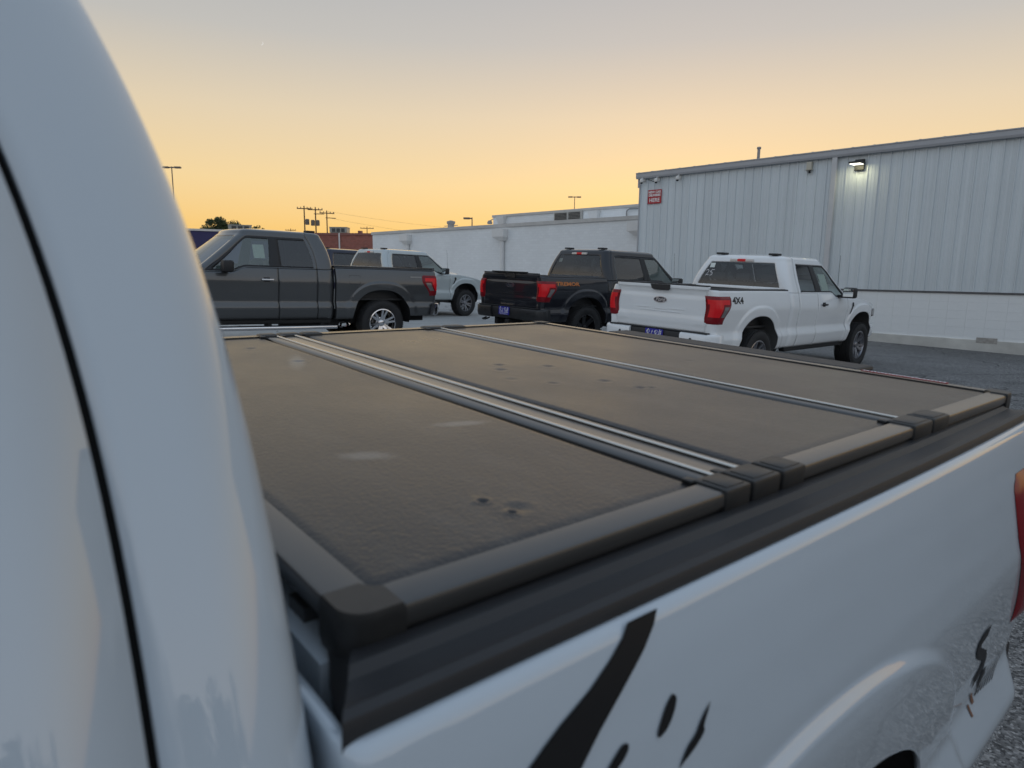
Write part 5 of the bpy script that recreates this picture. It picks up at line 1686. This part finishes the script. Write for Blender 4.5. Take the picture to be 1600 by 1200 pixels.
# hinges: strips across the bed
def strip(name, prof, m=ALU, y0=0.0395, y1=CW - 0.0395):
    p = [(x, z) for x, z in prof] + [(prof[-1][0], -0.026), (prof[0][0], -0.026)]
    return MB().extrude(p, (0, y0, 0), (0, y1, 0), (1, 0, 0)).build(name, m, cov, smooth=50)
def dome(xc, w, h, base=-0.003, n=9):
    return [(xc + w * math.cos(math.pi * (1 - k / (n - 1))), base + h * math.sin(math.pi * k / (n - 1))) for k in range(n)]
def facet(xc, w):
    return [(xc - w, -0.003), (xc - w, 0.0), (xc - w * 0.6, 0.0019), (xc - w * 0.2, 0.0019), (xc + w * 0.9, 0.0002), (xc + w, -0.003)]
strip('hinge_strip', [(0.517, -0.006), (0.520, -0.0025), (0.546, -0.0025), (0.547, -0.004)])
strip('hinge_bead', facet(0.554, 0.006), HING)
strip('hinge_strip', [(0.562, -0.008), (0.563, -0.003), (0.603, -0.003), (0.604, -0.008)])
strip('hinge_bead', facet(0.611, 0.006), HING)
strip('hinge_strip', [(0.618, -0.004), (0.624, -0.0015), (0.640, -0.006), (0.646, -0.008)])
strip('hinge_strip', [(1.122, -0.006), (1.125, -0.003), (1.152, -0.003), (1.154, -0.006)])
strip('hinge_bead', facet(1.163, 0.007), HING)
strip('hinge_strip', [(1.171, -0.006), (1.173, -0.003), (1.179, -0.004), (1.180, -0.008)])
# end caps that clasp the rails
def clasp(x0, x1, far, tab=0):
    b = MB().bbox((x0, -0.003, -0.031), (x1, 0.050, 0.0035), 0.0045)
    if tab:
        xa = x0 if tab < 0 else x1
        b.bbox((xa - 0.006, 0.046, -0.004), (xa + 0.010, 0.062, 0.0025), 0.002)
    b.bbox((x0 + 0.008, 0.004, 0.0025), (x1 - 0.008, 0.040, 0.0048), 0.001)
    if far:
        b.v = [(p[0], CW - p[1], p[2]) for p in b.v]
    b.build('end_cap', CAPM, cov, smooth=30)
for far in (False, True):
    clasp(0.503, 0.560, far, -1); clasp(0.566, 0.634, far, -1); clasp(0.641, 0.702, far)
    clasp(1.100, 1.186, far, -1); clasp(1.193, 1.274, far)
    # rounded corner caps
    for rear in (False, True):
        r = 0.026; L1, L2 = (0.05, 0.05)
        poly = [(-0.002, L2)]
        for k in range(9):
            a = math.pi + math.pi / 2 * k / 8
            poly.append((-0.002 + r + r * math.cos(a), -0.002 + r + r * math.sin(a)))
        poly += [(L1, -0.002), (L1, 0.034), (0.044, 0.037), (0.037, 0.044), (0.034, L2)]
        if rear:
            poly = [(CL - p, q) for p, q in poly]
        if far:
            poly = [(p, CW - q) for p, q in poly]
        b = MB()
        n = len(poly)
        cxp = sum(p[0] for p in poly) / n; cyp = sum(p[1] for p in poly) / n
        lay = [(-0.042, 0.94), (-0.034, 1.0), (-0.006, 1.0), (-0.0005, 0.985), (0.003, 0.93)]
        for z, k in lay:
            b.v += [(cxp + (p[0] - cxp) * k, cyp + (p[1] - cyp) * k, z) for p in poly]
        for i in range(len(lay) - 1):
            b.f += [(i * n + j, i * n + (j + 1) % n, (i + 1) * n + (j + 1) % n, (i + 1) * n + j) for j in range(n)]
        b.f += [tuple(range(n))[::-1], tuple((len(lay) - 1) * n + j for j in range(n))]
        b.build('corner_cap', CAPM, cov, smooth=40)
# red warning strip on the rear edge
ws = MB().box((CL - 0.012, 0.135, 0.0004), (CL - 0.001, 0.345, 0.0016)).build('warning_strip', mat('warn_red', (0.40, 0.02, 0.03), 0.5), cov)
for i in range(22):
    y = 0.140 + i * 0.0093
    MB().box((CL - 0.010, y, 0.0017), (CL - 0.003, y + 0.0062, 0.0024)).build('warning_mark', M_WHITE_PRINT, ws)
